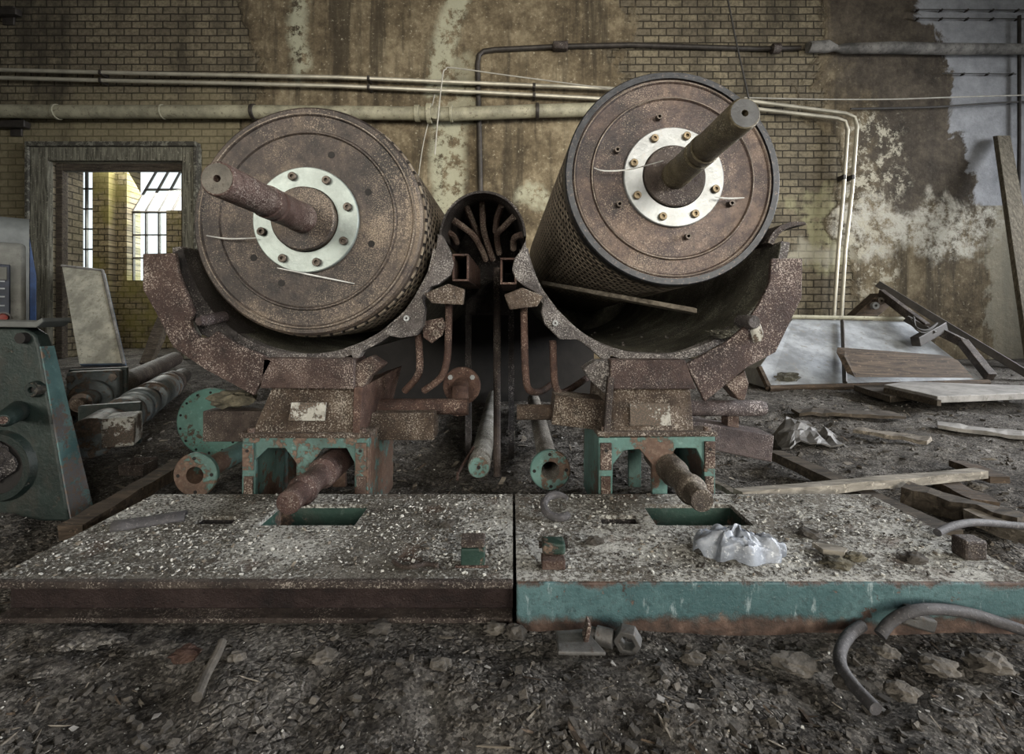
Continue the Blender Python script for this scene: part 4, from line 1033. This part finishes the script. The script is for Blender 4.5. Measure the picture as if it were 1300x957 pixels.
for w_, yy in ((.03, 358), (.022, 367), (.026, 377), (.03, 388), (.024, 398)):
    cz = W(0, yy, zc).z
    put(B().bb(px1 - .014 - w_, px1 - .014, -.0135, -.0112, cz - .0026, cz + .0026), mt).build('legend', M['white_print'], r, smooth=False)
c = Vector((px1 - .018, -.0115, W(0, 403, zc).z))
put(B().lathe([(1e-6, -.016), (.012, -.014), (.016, -.002), (.016, .0)], 20, c), mt).build('push_button', M['red'], r)
put(B().lathe([(.017, -.005), (.022, -.005), (.022, .0), (.017, .0)], 20, c, closed=True), mt).build('button_bezel', M['steel_grey'], r)
o, mt = turned(37, 2.6); ztt = W(0, 275, 2.6).z
r = thing('machine_hood', 'dark grey rounded hood with blue edge standing behind the control cabinet', 'machine hood', o)
pl = [(0, 0), (0, ztt - .10)] + [(.10 - .10 * math.cos(math.radians(a)), ztt - .10 + .10 * math.sin(math.radians(a))) for a in (15, 30, 45, 60, 75, 90)] + [(.5, ztt), (.5, 0)]
put(B().loft([Vector((-.5, y, z)) for y, z in pl], [Vector((0, y, z)) for y, z in pl]), mt).build('hood_body', M['grey_hood'], r)
za, zb = W(0, 300, 2.6).z, W(0, 350, 2.6).z
put(B().loft([Vector((.001, .02, za)), Vector((.028, .02, zb)), Vector((.028, .02, .3)), Vector((.001, .02, .3))], [Vector((.001, .4, za)), Vector((.028, .4, zb)), Vector((.028, .4, .3)), Vector((.001, .4, .3))]), mt).build('blue_side', M['blue'], r, .003)

# ================================================================== THINGS BY THE DOORWAY
# leaning metal panel with returned edge
A = [Vector((-4.30, 4.62, .01)), Vector((-3.74, 4.55, .01)), W(133, 343, 5.0), W(79, 338, 5.05)]
A = [W(101, 465, 4.50), W(158, 462, 4.56), W(131, 344, 5.02), W(79, 338, 5.0)]
for p in A[:2]: p.z = .012
nrm = (A[1] - A[0]).cross(A[3] - A[0]).normalized()
if nrm.y > 0: nrm = -nrm
r = thing('leaning_tray', 'stained beige metal sheet leaning in the doorway', 'metal sheet', A[0])
B().loft(A, [p - nrm * .05 for p in A]).build('panel_tray', M['blueedge'], r, .006, smooth=False)
cc = sum(A, Vector()) / 4
In = [cc + (p - cc) * .985 + nrm * .003 for p in A]
B().loft(In, [p + nrm * .004 for p in In]).build('panel_face', M['panel_beige'], r, smooth=False)
B().tube([A[1] + nrm * .012, A[2] + nrm * .012], .014, 8).build('rolled_edge', M['slab'], r)
B().tube([A[2] + nrm * .012, A[3] + nrm * .012], .012, 8).build('rolled_edge', M['slab'], r)
def beam(p, q, w, h, mat, name, label, cat, rough=.004, group=None, up=Vector((0, 0, 1))):
    p, q = Vector(p), Vector(q); d = (q - p).normalized(); a = d.cross(up).normalized(); c = a.cross(d).normalized()
    b = B(); n = 9; rings = []
    for i in range(n + 1):
        o = p + (q - p) * i / n
        rings.append([b.bm.verts.new(o + a * (w / 2 * sx) + c * (h / 2 * sz)) for sx, sz in ((-1, -1), (1, -1), (1, 1), (-1, 1))])
    for i in range(n):
        for k in range(4): b.bm.faces.new((rings[i][k], rings[i][(k + 1) % 4], rings[i + 1][(k + 1) % 4], rings[i + 1][k]))
    b.bm.faces.new(rings[0][::-1]); b.bm.faces.new(rings[-1])
    o = b.build(name, mat, smooth=False, rough=rough)
    return tag(o, label, cat, group)
beam(F(186, 463, .03), W(238, 330, 5.08), .09, .07, M['wood_dark'], 'timber_strut', 'rough dark timber strut leaning against the door frame', 'timber', .012)

# ================================================================== RIGHT BACKGROUND
# extraction hood on its side
r = thing('sheet_metal_hood', 'scuffed white sheet metal hood lying against the back wall', 'metal hood', (2.6, 3.8, 0))
A = [W(975, 494, 3.20), W(1252, 486, 3.30), W(1150, 408, 3.95), W(1006, 405, 3.95), W(963, 468, 3.36)]
A[0].z = max(A[0].z, .0)
Bk = [Vector((p.x, 4.3 if i > 1 else 4.25, p.z)) for i, p in enumerate(A)]
Bk = [p + Vector((0, .35, -.02 if i in (2, 3, 4) else 0)) for i, p in enumerate(A)]
B().loft(A, Bk).build('hood_body', M['sheet'], r, .004, smooth=False)
for i, j, t in ((0, 1, .022), (4, 0, .022)):
    B().tube([A[i] + Vector((0, -.012, .006)), A[j] + Vector((0, -.012, .006))], t, 6).build('rim', M['wood_brown'], r)
B().tube([A[3] + Vector((-.05, -.01, .02)), A[2] + Vector((.1, -.01, .02))], .016, 8).build('top_rod', M['pipe_cream'], r)
t1 = A[0] + (A[1] - A[0]) * .34; t2 = A[3] + (A[2] - A[3]) * .43
B().tube([t1 + Vector((0, -.012, .03)), t1 + (t2 - t1) * .92 + Vector((0, -.012, .03))], .014, 6).build('seam_strip', M['pipe_black'], r)
B().blob(W(1000, 479, 3.27), (.075, .010, .03), 5, 3, .7, 3).build('rust_patch', M['grime'], r)
# brown wooden board leaning on slab
A = [W(1086, 479, 2.98), W(1237, 480, 3.02), W(1216, 457, 3.16), W(1205, 455, 3.17), W(1073, 445, 3.17), W(1072, 452, 3.12)]
tag(B().loft(A, [p + Vector((-.02, .05, .02)) for p in A]).build('propped_board', M['wood_brown'], smooth=False, bev=.004), 'brown wooden board propped in front of the white metal hood', 'board')
tag(B().slab([(1084, 489), (1235, 488), (1245, 492), (1130, 503)], .045, .035).build('dark_board', M['wood_dark'], smooth=False, bev=.003), 'dark flat board under the brown propped board', 'board')
r = thing('ribbed_slab', 'pale grey slab with notched edge lying before the brown propped board', 'slab', F(1220, 504, 0))
B().slab([(1122, 488), (1150, 484), (1330, 490), (1345, 497), (1190, 503)], .085, .035).build('slab_body', M['slab'], r, .004, smooth=False)
for i in range(12):
    t = i / 11; p = F(1124 + 62 * t, 489 + 13.5 * t, .085)
    B().box(p + Vector((0, -.014, -.03)), (.02, .03, .03)).build('notch', M['wood_dark'], r, smooth=False)
# scrap linkage
r = thing('scrap_linkage', 'dark steel linkage of bars and bolted box sprawled over the white hood', 'scrap metal', W(1260, 478, 3.5))
def bar(p, q, w, h, name, mat=M['pipe_black']):
    p, q = Vector(p), Vector(q); d = (q - p).normalized(); a = d.cross(Vector((0, 0, 1))).normalized(); c = a.cross(d)
    o = [p + a * (w / 2 * sx) + c * (h / 2 * sz) for sx, sz in ((-1, -1), (1, -1), (1, 1), (-1, 1))]
    return B().loft(o, [v + (q - p) for v in o]).build(name, mat, r, .004, smooth=False)
bar(W(1114, 360, 4.25), W(1322, 486, 3.6), .05, .055, 'long_bar')
bar(W(1118, 372, 4.2), W(1176, 416, 3.66), .04, .07, 'short_bar', M['rust_dark'])
bar(W(1150, 404, 3.76), W(1186, 424, 3.62), .04, .05, 'short_bar')
bar(W(1162, 434, 3.58), W(1197, 414, 3.70), .06, .07, 'cross_lever')
bar(W(1188, 418, 3.72), W(1224, 436, 3.58), .05, .06, 'fork_arm', M['rust_dark'])
bar(W(1222, 434, 3.58), W(1258, 479, 3.30), .05, .06, 'fork_arm', M['rust_dark'])
A = [W(1083, 402, 4.15), W(1108, 407, 4.15), W(1134, 385, 4.2), W(1116, 372, 4.2)]
B().loft(A, [p + Vector((.01, .12, 0)) for p in A]).build('bolted_box', M['wood_brown'], r, .004, smooth=False)
for px, py in ((1110, 388), (1117, 382)):
    B().lathe([(.012, -.02), (.03, -.02), (.03, .01), (.012, .01)], 16, W(px, py, 4.13), closed=True).build('bolt', M['alu_grey'] if px == 1110 else M['bolt'], r)
for k in range(2):
    B().tube(smoothpath([W(1156 + 4 * k, 404 - 2 * k, 3.7), W(1163, 418 - 3 * k, 3.6), W(1176, 422 - 3 * k, 3.6), W(1190, 410, 3.66)], 5), .006, 6).build('loose_wire', M['wire_dark'], r)
# leaning plank
A0, A1 = W(1266, 172, 5.10), W(1283, 172, 5.10)
q0, q1 = Vector((4.62, 4.35, .0)), Vector((4.83, 4.35, .0))
tag(B().loft([A0, A1, q1, q0], [p + Vector((.0, .05, .01)) for p in (A0, A1, q1, q0)]).build('leaning_plank', M['wood_plank'], smooth=False, bev=.004), 'tall weathered plank leaning on the wall at the right edge', 'plank')
# lump of crumpled sheet
bq = B(); rows = []
for i in range(13):
    row = []
    for j in range(9):
        u, v = i / 12, j / 8
        p = F(992 + 84 * u, 572 - 8 * v, 0)
        h = .11 * math.sin(PI * min(1, u * 1.25)) ** .7 * (1 - .25 * u) if u < .8 else .06 * (1 - u) * 5
        z = .012 + h * (.35 + .65 * v) + .03 * noise.noise(Vector((u * 6, v * 4, 1)))
        row.append(bq.bm.verts.new((p.x, 1.80 + .16 * v + .03 * noise.noise(Vector((u * 5, v * 5, 9))), max(.008, z * .75))))
    rows.append(row)
for i in range(12):
    for j in range(8): bq.bm.faces.new((rows[i][j], rows[i + 1][j], rows[i + 1][j + 1], rows[i][j + 1]))
o = bq.build('crumpled_sheet', M['steel_grey'], smooth=False)
md = o.modifiers.new('thick', 'SOLIDIFY'); md.thickness = .006
tag(o, 'crumpled grey metal sheet lying on the dirt right of the drums', 'metal sheet')

# timbers and pole to the right of the plates
beam(F(905, 612, .03) , F(936, 629, .03), .016, .014, M['wood_grey'], 'wooden_stick', 'short grey stick ending at the pale pole tip', 'stick')
beam(F(937, 628, .070), F(1246, 601, .040), .030, .022, M['wood_pale'], 'wooden_pole', 'long pale wooden pole lying across the dark planks', 'pole', .004)
beam(F(984, 577, .02), F(1210, 682, .02), .05, .03, M['wood_dark'], 'floor_plank', 'long dark plank running along the right plate edge under the pale pole', 'plank', .004, 'planks on the dirt')
beam(F(1150, 627, .03), F(1300, 668, .03), .05, .05, M['wood_dark'], 'floor_plank', 'splintered dark plank right of the long dark plank', 'plank', .012, 'planks on the dirt')
beam(F(1188, 607, .02), F(1250, 640, .02), .06, .02, M['wood_brown'], 'floor_plank', 'short brown plank beyond the splintered plank', 'plank', .006, 'planks on the dirt')
beam(F(1270, 610, .02), F(1215, 588, .02), .05, .02, M['wood_brown'], 'floor_plank', 'short dusty plank near the tip of the pale pole', 'plank', .006, 'planks on the dirt')
beam(F(1228, 655, .03), F(1330, 690, .03), .03, .03, M['wood_grey'], 'floor_plank', 'narrow grey lath under the upper hose at right', 'plank', .005, 'planks on the dirt')
beam(F(90, 676, .02), F(232, 589, .02), .05, .035, M['wood_brown'], 'floor_plank', 'brown plank slanting along the left plate edge to the rusty flange', 'plank', .004, 'planks on the dirt')
beam(F(195, 612, .015), F(128, 648, .015), .03, .02, M['wood_dark'], 'floor_plank', 'dark lath beside the brown plank near the teal frame', 'plank', .006, 'planks on the dirt')
beam(F(1010, 522, .015), F(1140, 527, .015), .12, .015, M['wood_dark'], 'floor_plank', 'flat dark board on the dirt before the white metal hood', 'plank', .01, 'planks on the dirt')
beam(F(1190, 540, .015), F(1330, 556, .015), .10, .015, M['slab'], 'floor_plank', 'flat dusty board on the far dirt below the notched slab', 'plank', .008, 'planks on the dirt')
beam(F(1085, 545, .015), F(1180, 560, .015), .07, .015, M['wood_grey'], 'floor_plank', 'grey board on dirt right of the crumpled sheet', 'plank', .008, 'planks on the dirt')
# hoses
def hose(pts, rr, name, label):
    P = smoothpath([F(x, y, z) for x, y, z in pts], 8)
    return tag(B().tube(P, rr, 12).build(name, M['hose']), label, 'hose', 'rubber hoses on the right')
hose([(1094, 794, .012), (1078, 806, .014), (1067, 826, .014), (1068, 846, .012), (1082, 868, .011), (1112, 900, .010)], .0085, 'rubber_hose', 'short curved grey hose end on the dirt below the teal edge')
hose([(1117, 806, .014), (1130, 790, .03), (1150, 778, .045), (1180, 773, .05), (1225, 777, .040), (1270, 790, .025), (1330, 812, .012)], .0085, 'rubber_hose', 'long grey hose arching against the teal edge at right')
hose([(1190, 676, .085), (1212, 667, .088), (1240, 663, .08), (1280, 666, .06), (1340, 672, .04)], .0075, 'rubber_hose', 'grey hose crossing the dark planks at far right')
# clamp under long hose
c = F(1166, 803, .0)
r = thing('hose_clamp', 'grey metal clamp block on dirt under the arching hose', 'clamp', c)
B().box(c + Vector((0, .01, .018)), (.055, .03, .022), Matrix.Rotation(.3, 3, 'Y')).build('clamp_body', M['steel_grey'], r, .004)
B().box(c + Vector((-.012, .005, .034)), (.012, .035, .014)).build('clamp_jaw', M['steel_grey'], r, .003)
B().hexa(c + Vector((.016, .01, .028)), (0, 0, 1), .009, .010).build('nut', M['bolt'], r)

# ================================================================== DEBRIS
c = F(737, 826, 0)
r = thing('metal_bracket', 'flat dirty metal plate with upright tab on dirt before the teal edge', 'bracket', c)
B().slab([(706, 800), (742, 797), (770, 828), (708, 827)], .020, .006).build('plate', M['steel_grey'], r, .002, smooth=False, rough=.001)
B().prism([(739, 823), (747, 793), (751, 795), (746, 824)], .735, .022).build('tab', M['rust'], r, .001, smooth=False)
c = F(797, 812, .014)
tag(B().lathe([(.012, -.010), (.021, -.010), (.021, .010), (.012, .010)], 6, c, (.35, .93, .1), closed=True).build('hex_nut', M['steel_grey'], bev=.0015), 'large grey hexagonal nut on the dirt before the teal edge', 'nut')
c = F(766, 808, .013)
tag(B().tube([c + Vector((-.028, .012, 0)), c + Vector((-.01, .004, .0)), c + Vector((-.0095, .004, 0)), c + Vector((.014, -.006, 0))], [.010, .010, .0135, .0135], 12).build('pipe_fitting', M['steel_grey']), 'grey pipe fitting beside the large hexagonal nut', 'fitting')
tag(B().tube(smoothpath([F(282, 815, .02), F(275, 832, .018), F(262, 856, .012), F(250, 885, .012)], 4), .0065, 10).build('metal_rod', M['stone']), 'curved grey metal rod on the dirt in the left foreground', 'rod')
# channel shard on the left plate
P = [F(142, 664, ZT + .012), F(236, 650, ZT + .012)]
bq = B(); a, bb_ = frame_of(P[1] - P[0]); rings = []
for i in range(7):
    o = P[0] + (P[1] - P[0]) * i / 6
    rings.append([bq.bm.verts.new(o + a * (.020 * math.cos(t)) + Vector((0, 0, .014 * math.sin(t)))) for t in [PI * k / 8 for k in range(9)]])
for i in range(6):
    for k in range(8): bq.bm.faces.new((rings[i][k], rings[i + 1][k], rings[i + 1][k + 1], rings[i][k + 1]))
o = bq.build('pipe_shard', M['hose'], rough=.002); o.location.z = ZT
md = o.modifiers.new('thick', 'SOLIDIFY'); md.thickness = .003
tag(o, 'grey half-round pipe shard on the left end of the rusty plate', 'pipe shard')
# open rusty box piece at left
c = F(167, 604, 0)
bq = B(); bq.bb(c.x - .04, c.x + .036, c.y, c.y + .004, 0, .034); bq.bb(c.x - .04, c.x + .036, c.y + .06, c.y + .064, 0, .040); bq.bb(c.x - .04, c.x - .036, c.y + .004, c.y + .06, 0, .037); bq.bb(c.x + .032, c.x + .036, c.y + .004, c.y + .06, 0, .035)
tag(bq.build('open_box_frame', M['rust_dark'], smooth=False, rough=.003), 'small open rusty box frame on the dirt beside the shafts', 'box frame')
# twisted wire on left plate
tag(B().tube(smoothpath([F(499, 712, ZT + .006), F(510, 719, ZT + .004), F(525, 719, ZT + .008), F(540, 716, ZT + .004), F(556, 718, ZT + .005)], 5), .004, 8).build('twisted_strap', M['rust_dark']), 'twisted rusty strap on the rusty plate', 'strap')
# pale chips and lumps on the right plate
tag(B().slab([(1031, 688), (1060, 691), (1076, 696), (1072, 701), (1045, 697)], ZT + .012, .009).build('wood_chip', M['wood_pale'], smooth=False), 'pale flat wood chip on the right plate beyond the bag', 'wood chip')
stones = [
    (1062, 718, ZT, .020, 'clump', 'round mossy lump on the right plate near its front edge'), (1085, 710, ZT, .016, 'clump', 'smaller mossy lump behind the round mossy lump'),
    (1028, 680, ZT, .018, 'stone_dark', 'dark lump beside the pale wood chip'), (1160, 712, ZT, .018, 'stone_dark', 'dark lump on the right plate left of the square stub'),
    (568, 668, ZT, .012, 'stone_dark', 'dark pebble behind the green lug on the rusty plate'), (755, 690, ZT, .013, 'stone_dark', 'dark pebble on the right plate beyond the stepped lug'),
    (628, 800, 0, .022, 'stone', 'angular grey stone by the gap between the plates'), (655, 806, 0, .014, 'stone_dark', 'small dark stone under the left corner of the teal edge'),
    (95, 812, 0, .055, 'stone_dark', 'long low earthy lump in front of the left plate'), (196, 822, 0, .035, 'stone_dark', 'earthy lump right of the long low lump'),
    (235, 835, 0, .018, 'rust_red', 'reddish brick fragment on the dirt beside the curved rod'), (300, 838, 0, .012, 'stone', 'small pale stone right of the curved rod'),
    (1010, 845, 0, .038, 'stone', 'flat pale broken slab on the dirt left of the short hose'), (1125, 830, 0, .020, 'stone', 'grey stone inside the curve of the short hose'),
    (1190, 850, 0, .030, 'stone', 'grey stone on dirt below the metal clamp'), (1255, 845, 0, .035, 'stone', 'grey stone at the right foreground corner'),
    (1075, 870, 0, .014, 'stone_dark', 'dark pebble in the crook of the short hose'), (1145, 880, 0, .026, 'stone', 'blocky stone on foreground dirt right of the short hose'),
    (480, 800, 0, .018, 'stone_dark', 'dark stone before the rusty plate centre'), (410, 835, 0, .016, 'stone', 'grey stone on the foreground dirt before the rusty plate'),
    (560, 850, 0, .014, 'stone', 'pale pebble on the foreground dirt left of centre'), (880, 840, 0, .014, 'stone', 'pale pebble on the foreground dirt before the teal edge'),
    (918, 826, 0, .012, 'stone_dark', 'dark pebble right of the large nut'), (60, 850, 0, .04, 'stone_dark', 'dark earthy lump in the left foreground corner'),
    (1225, 610, 0, .022, 'stone', 'grey stone beyond the pale pole tip'), (1240, 620, 0, .03, 'stone', 'broad grey stone among the planks at far right'),
]
for i, (px, py, z0, rr, mt, lab) in enumerate(stones):
    p = F(px, py, z0)
    if z0 == 0 and rr > .018: rr *= .72
    flat = .45 if rr > .014 else .65
    if 'slab' in lab: flat = .22
    if 'long low' in lab: rx = rr * 1.7
    else: rx = rr * 1.15
    lump = 'earthy' in lab
    if lump: flat = .2; mt = 'dirt'
    tag(B().blob((p.x, p.y, z0 + rr * flat * (.3 if lump else .55)), (rx, rr * (.6 if lump else .85), rr * flat), i + 20, 4 if lump else 3, .5, 2.6 if lump else 2.1).build('stone' if 'lump' not in lab and 'brick' not in lab else ('earth_lump' if 'earthy' in lab else ('brick_fragment' if 'brick' in lab else 'muck_lump')), M[mt], smooth=lump, rough=.006 if lump else .002), lab, 'stone' if 'lump' not in lab else 'lump', 'loose stones and lumps')

# uncountable rubble and flakes
from mathutils.bvhtree import BVHTree
bpy.context.view_layer.update()
vs_, ps_ = [], []
for o in list(COL.objects):
    if o.type != 'MESH': continue
    t = o
    while t.parent: t = t.parent
    if t.get('kind') == 'structure': continue
    b0 = len(vs_); mw = o.matrix_world
    vs_ += [mw @ v.co for v in o.data.vertices]; ps_ += [tuple(b0 + k for k in q.vertices) for q in o.data.polygons]
TREE = BVHTree.FromPolygons(vs_, ps_)
def scatter(name, groups, label):
    """groups = [(material, [(point, sx, sy, sz, floor_z or None)])], every piece its own little block"""
    bm = bmesh.new(); mats = []
    for mi, (mat, spots) in enumerate(groups):
        mats.append(mat)
        for (p, sx, sy, sz, fz_) in spots:
            R = Matrix.Rotation(random.uniform(0, 6.28), 3, 'Z') @ Matrix.Rotation(random.gauss(0, .3), 3, 'X') @ Matrix.Rotation(random.gauss(0, .3), 3, 'Y')
            co = []
            for i, j, k in ((-1, -1, -1), (1, -1, -1), (1, 1, -1), (-1, 1, -1), (-1, -1, 1), (1, -1, 1), (1, 1, 1), (-1, 1, 1)):
                co.append(p + R @ Vector((i * sx * random.uniform(.4, 1), j * sy * random.uniform(.4, 1), k * sz * random.uniform(.6, 1))))
            if fz_ is not None:
                dz = fz_ + .0006 - min(c.z for c in co)
                for c in co: c.z += dz
            rad = max((c - p).length for c in co)
            if TREE.find_nearest(p, rad * 1.8)[0] is not None and fz_ is None: continue
            if fz_ is not None:
                q = TREE.ray_cast(p + Vector((0, 0, .35)), Vector((0, 0, -1)))
                if q[0] is None or q[0].z > fz_ + .006: continue
                q = TREE.find_nearest(p + Vector((0, 0, rad * 1.2)), rad * 1.1)
                if q[0] is not None and abs(q[0].z - fz_) > .0008: continue
            vs = [bm.verts.new(c) for c in co]
            for f in ((0, 3, 2, 1), (4, 5, 6, 7), (0, 1, 5, 4), (1, 2, 6, 5), (2, 3, 7, 6), (3, 0, 4, 7)):
                bm.faces.new([vs[q] for q in f]).material_index = mi
    bmesh.ops.recalc_face_normals(bm, faces=bm.faces[:])
    me = bpy.data.meshes.new(name); bm.to_mesh(me); bm.free()
    for m_ in mats: me.materials.append(m_)
    o = bpy.data.objects.new(name, me); COL.objects.link(o)
    o['kind'] = 'stuff'; o['label'] = label; o['category'] = 'rubble'
    return o
def ground_spots(n, y0, y1, s0, s1, flat=.6, k=(1, 1, 1), thr=-.1, pw=2.4):
    out = []
    while len(out) < n:
        t = random.random(); y = y0 * (y1 / y0) ** t
        x = random.uniform(-1.12, 1.12) * y
        if -.88 < x < .88 and .78 < y < 1.19: continue
        if noise.noise(Vector((x * 2.3, y * 2.3, 4))) + random.uniform(-.5, .5) < thr: continue
        s = s0 * (s1 / s0) ** (random.random() ** pw) * (.6 + .4 * min(y, 2))
        out.append((Vector((x, y, gz(x, y) + s * .2)), s * k[0], s * random.uniform(.5, 1) * k[1], s * flat * random.uniform(.4, 1) * k[2], None))
    return out
def deck_spots(n, s0, s1, thr=-.05):
    out = []
    while len(out) < n:
        x, y = random.uniform(-.855, .855), random.uniform(.814, 1.168)
        if any(h[0] - .006 < x < h[1] + .006 and h[2] - .006 < y < h[3] + .006 for h in (pitL, sltL, pitR, sltR)) or abs(x - .004) < .012: continue
        if noise.noise(Vector((x * 5, y * 7, 8))) + random.uniform(-.6, .6) < thr: continue
        s = s0 * (s1 / s0) ** (random.random() ** 2.4)
        out.append((Vector((x, y, ZT + s * .2)), s, s * random.uniform(.4, 1), s * random.uniform(.12, .4), ZT))
    return out
scatter('rubble', [(M['stone_dark'], ground_spots(7000, .5, 4.6, .0016, .011)), (M['stone'], ground_spots(5000, .5, 4.8, .0014, .009)),
    (M['wood_grey'], ground_spots(420, .55, 4.8, .003, .009, .4, (4, .5, .6))), (M['wood_brown'], ground_spots(300, .55, 4.8, .003, .010, .4, (4, .6, .6))),
    (M['slab'], ground_spots(1500, .62, 4.5, .002, .011, .08, thr=.05)), (M['wood_grey'], ground_spots(600, .7, 4.5, .004, .016, .07, (1.6, .7, 1), .05)),
    (M['flake'], ground_spots(2600, .5, 4.8, .0008, .0032, .4))], 'rubble, splinters and pale chips over the dirt floor')
scatter('deck_debris', [(M['flake'], deck_spots(6500, .0007, .0042, -.1)), (M['stone_dark'], deck_spots(3500, .0010, .005)), (M['wood_grey'], deck_spots(900, .001, .006))], 'white paint flakes and grit over both base plates')
# crumbled dirt in the bottom of the open trough
sp = []
cR = W(829, 288, TY)
for i in range(700):
    a = math.radians(random.gauss(272, 15)); y = random.uniform(1.27, 2.2); s = random.uniform(.002, .008)
    sp.append((Vector((cR.x + (.3266 - s * 1.9) * math.cos(a), y, cR.z + (.3266 - s * 1.9) * math.sin(a))), s, s * .8, s * .5, None))
scatter('trough_dirt', [(M['stone_dark'], sp)], 'crumbled dirt lying in the open trough')
# cobwebs on the raised drum
def thread(pts, label, rr=.0009):
    P = smoothpath([W(*p) for p in pts], 4)
    tag(B().tube(P, [rr * (1 + 1.2 * math.sin(PI * i / (len(P) - 1))) for i in range(len(P))], 5).build('cobweb', M['web']), label, 'cobweb', 'cobwebs on the drums')
thread([(754, 213, 1.245), (768, 217, 1.24), (800, 215, 1.225), (842, 204, 1.12)], 'cobweb strand strung from the raised drum head to its shaft')
thread([(908, 250, 1.235), (925, 252, 1.245), (945, 251, 1.25)], 'short cobweb strand beside the raised drum ring', .0011)
thread([(262, 299, 1.185), (290, 303, 1.185), (325, 302, 1.175)], 'cobweb strand on the low drum head left of its ring')
thread([(352, 340, 1.18), (400, 350, 1.185), (450, 360, 1.19)], 'cobweb strand below the ring of the low drum')

# fittings belong to the part that carries them
def mid(o):
    q = [Vector(c) for c in o.bound_box]
    return o.location + sum(q, Vector()) / 8
OWN = {'bolt': ('mounting_ring', 'corner_bracket', 'outlet_flange', 'bearing_plate', 'lug_plate', 'inner_web', 'bolted_box'), 'bolt_hole': ('flange', 'disc_plate', 'corner_bracket'),
       'shaft_end_face': ('shaft',), 'stud': ('drum_head',), 'plug': ('drum_head',), 'worn_highlight_ridge': ('drum_head',), 'legend': ('panel',), 'meter_plate': ('panel',), 'push_button': ('panel',),
       'button_bezel': ('panel',), 'nameplate': ('pedestal',), 'bore_hole': ('boss', 'spigot', 'frame_casting'), 'bore_face': ('frame_casting',), 'bore_muck': ('frame_casting',),
       'centre_hole': ('end_plate',), 'nut': ('clamp_body',), 'rolled_edge': ('panel_tray',), 'trough_rim': ('trough_shell',), 'trough_end': ('trough_shell',),
       'rust_patch': ('hood_body',)}
bpy.context.view_layer.update()
for r_ in [o for o in COL.objects if o.parent is None and o.get('label')]:
    kids = list(r_.children)
    for o in kids:
        want = OWN.get(o.name.split('.')[0])
        if not want: continue
        best = [k for k in kids if k.name.split('.')[0] in want and k.parent is r_]
        if best: o.parent = min(best, key=lambda k: (0 if len(best) == 1 else (mid(k) - mid(o)).length))

# ================================================================== LIGHT AND CAMERA
def area(name, loc, target, sx, sy, power, col, spread=180):
    l = bpy.data.lights.new(name, 'AREA'); l.shape = 'RECTANGLE'; l.size = sx; l.size_y = sy; l.energy = power; l.color = col; l.spread = math.radians(spread)
    o = bpy.data.objects.new(name, l); COL.objects.link(o); o.location = loc
    o.rotation_euler = (Vector(target) - Vector(loc)).to_track_quat('-Z', 'Y').to_euler()
    return o
warm = (1.0, .94, .82); cool = (.93, .96, 1.0)
for i, y in enumerate((-1.9, .9, 3.5)):
    area('daylight_right_window', (HX - .02, y, 2.2), (0, y + (.8 if i < 2 else .2), .6), 1.3, 2.3, (60, 135, 120)[i], cool, 95)
for x in (-3.0, 3.0):
    area('front_fill', (x, -4.15, 2.15), (x * -.10 + .15, 5.2, 1.45), 3.0, 2.4, 46 if x < 0 else 70, warm, 58)  # unseen fill lamps added behind the camera; narrow spread dims the wall's edges
area('daylight_far_window', (-4.95, FY + .5, 2.0), (-4.3, 5.2, .2), 1.6, 2.2, 260, (1, .98, .90))
w = bpy.data.worlds.new('sky'); scn.world = w; w.use_nodes = True
bg = w.node_tree.nodes['Background']; bg.inputs[0].default_value = (.93, .97, 1.0, 1); bg.inputs[1].default_value = 1.5
cam = bpy.data.cameras.new('camera'); cam.sensor_fit = 'HORIZONTAL'; cam.sensor_width = 36; cam.lens = FPX / 1300 * 36
cam.shift_y = -(478.5 - HY) / 1300; cam.clip_start = .02
co = bpy.data.objects.new('camera', cam); COL.objects.link(co); co.location = (0, 0, CH); co.rotation_euler = (PI / 2, 0, 0)
scn.camera = co
scn.view_settings.view_transform = 'Standard'; scn.view_settings.look = 'None'; scn.view_settings.gamma = 1; scn.view_settings.use_curve_mapping = False
scn.view_settings.exposure = 0.15
scn.cycles.use_denoising = True
scn.cycles.max_bounces = 6
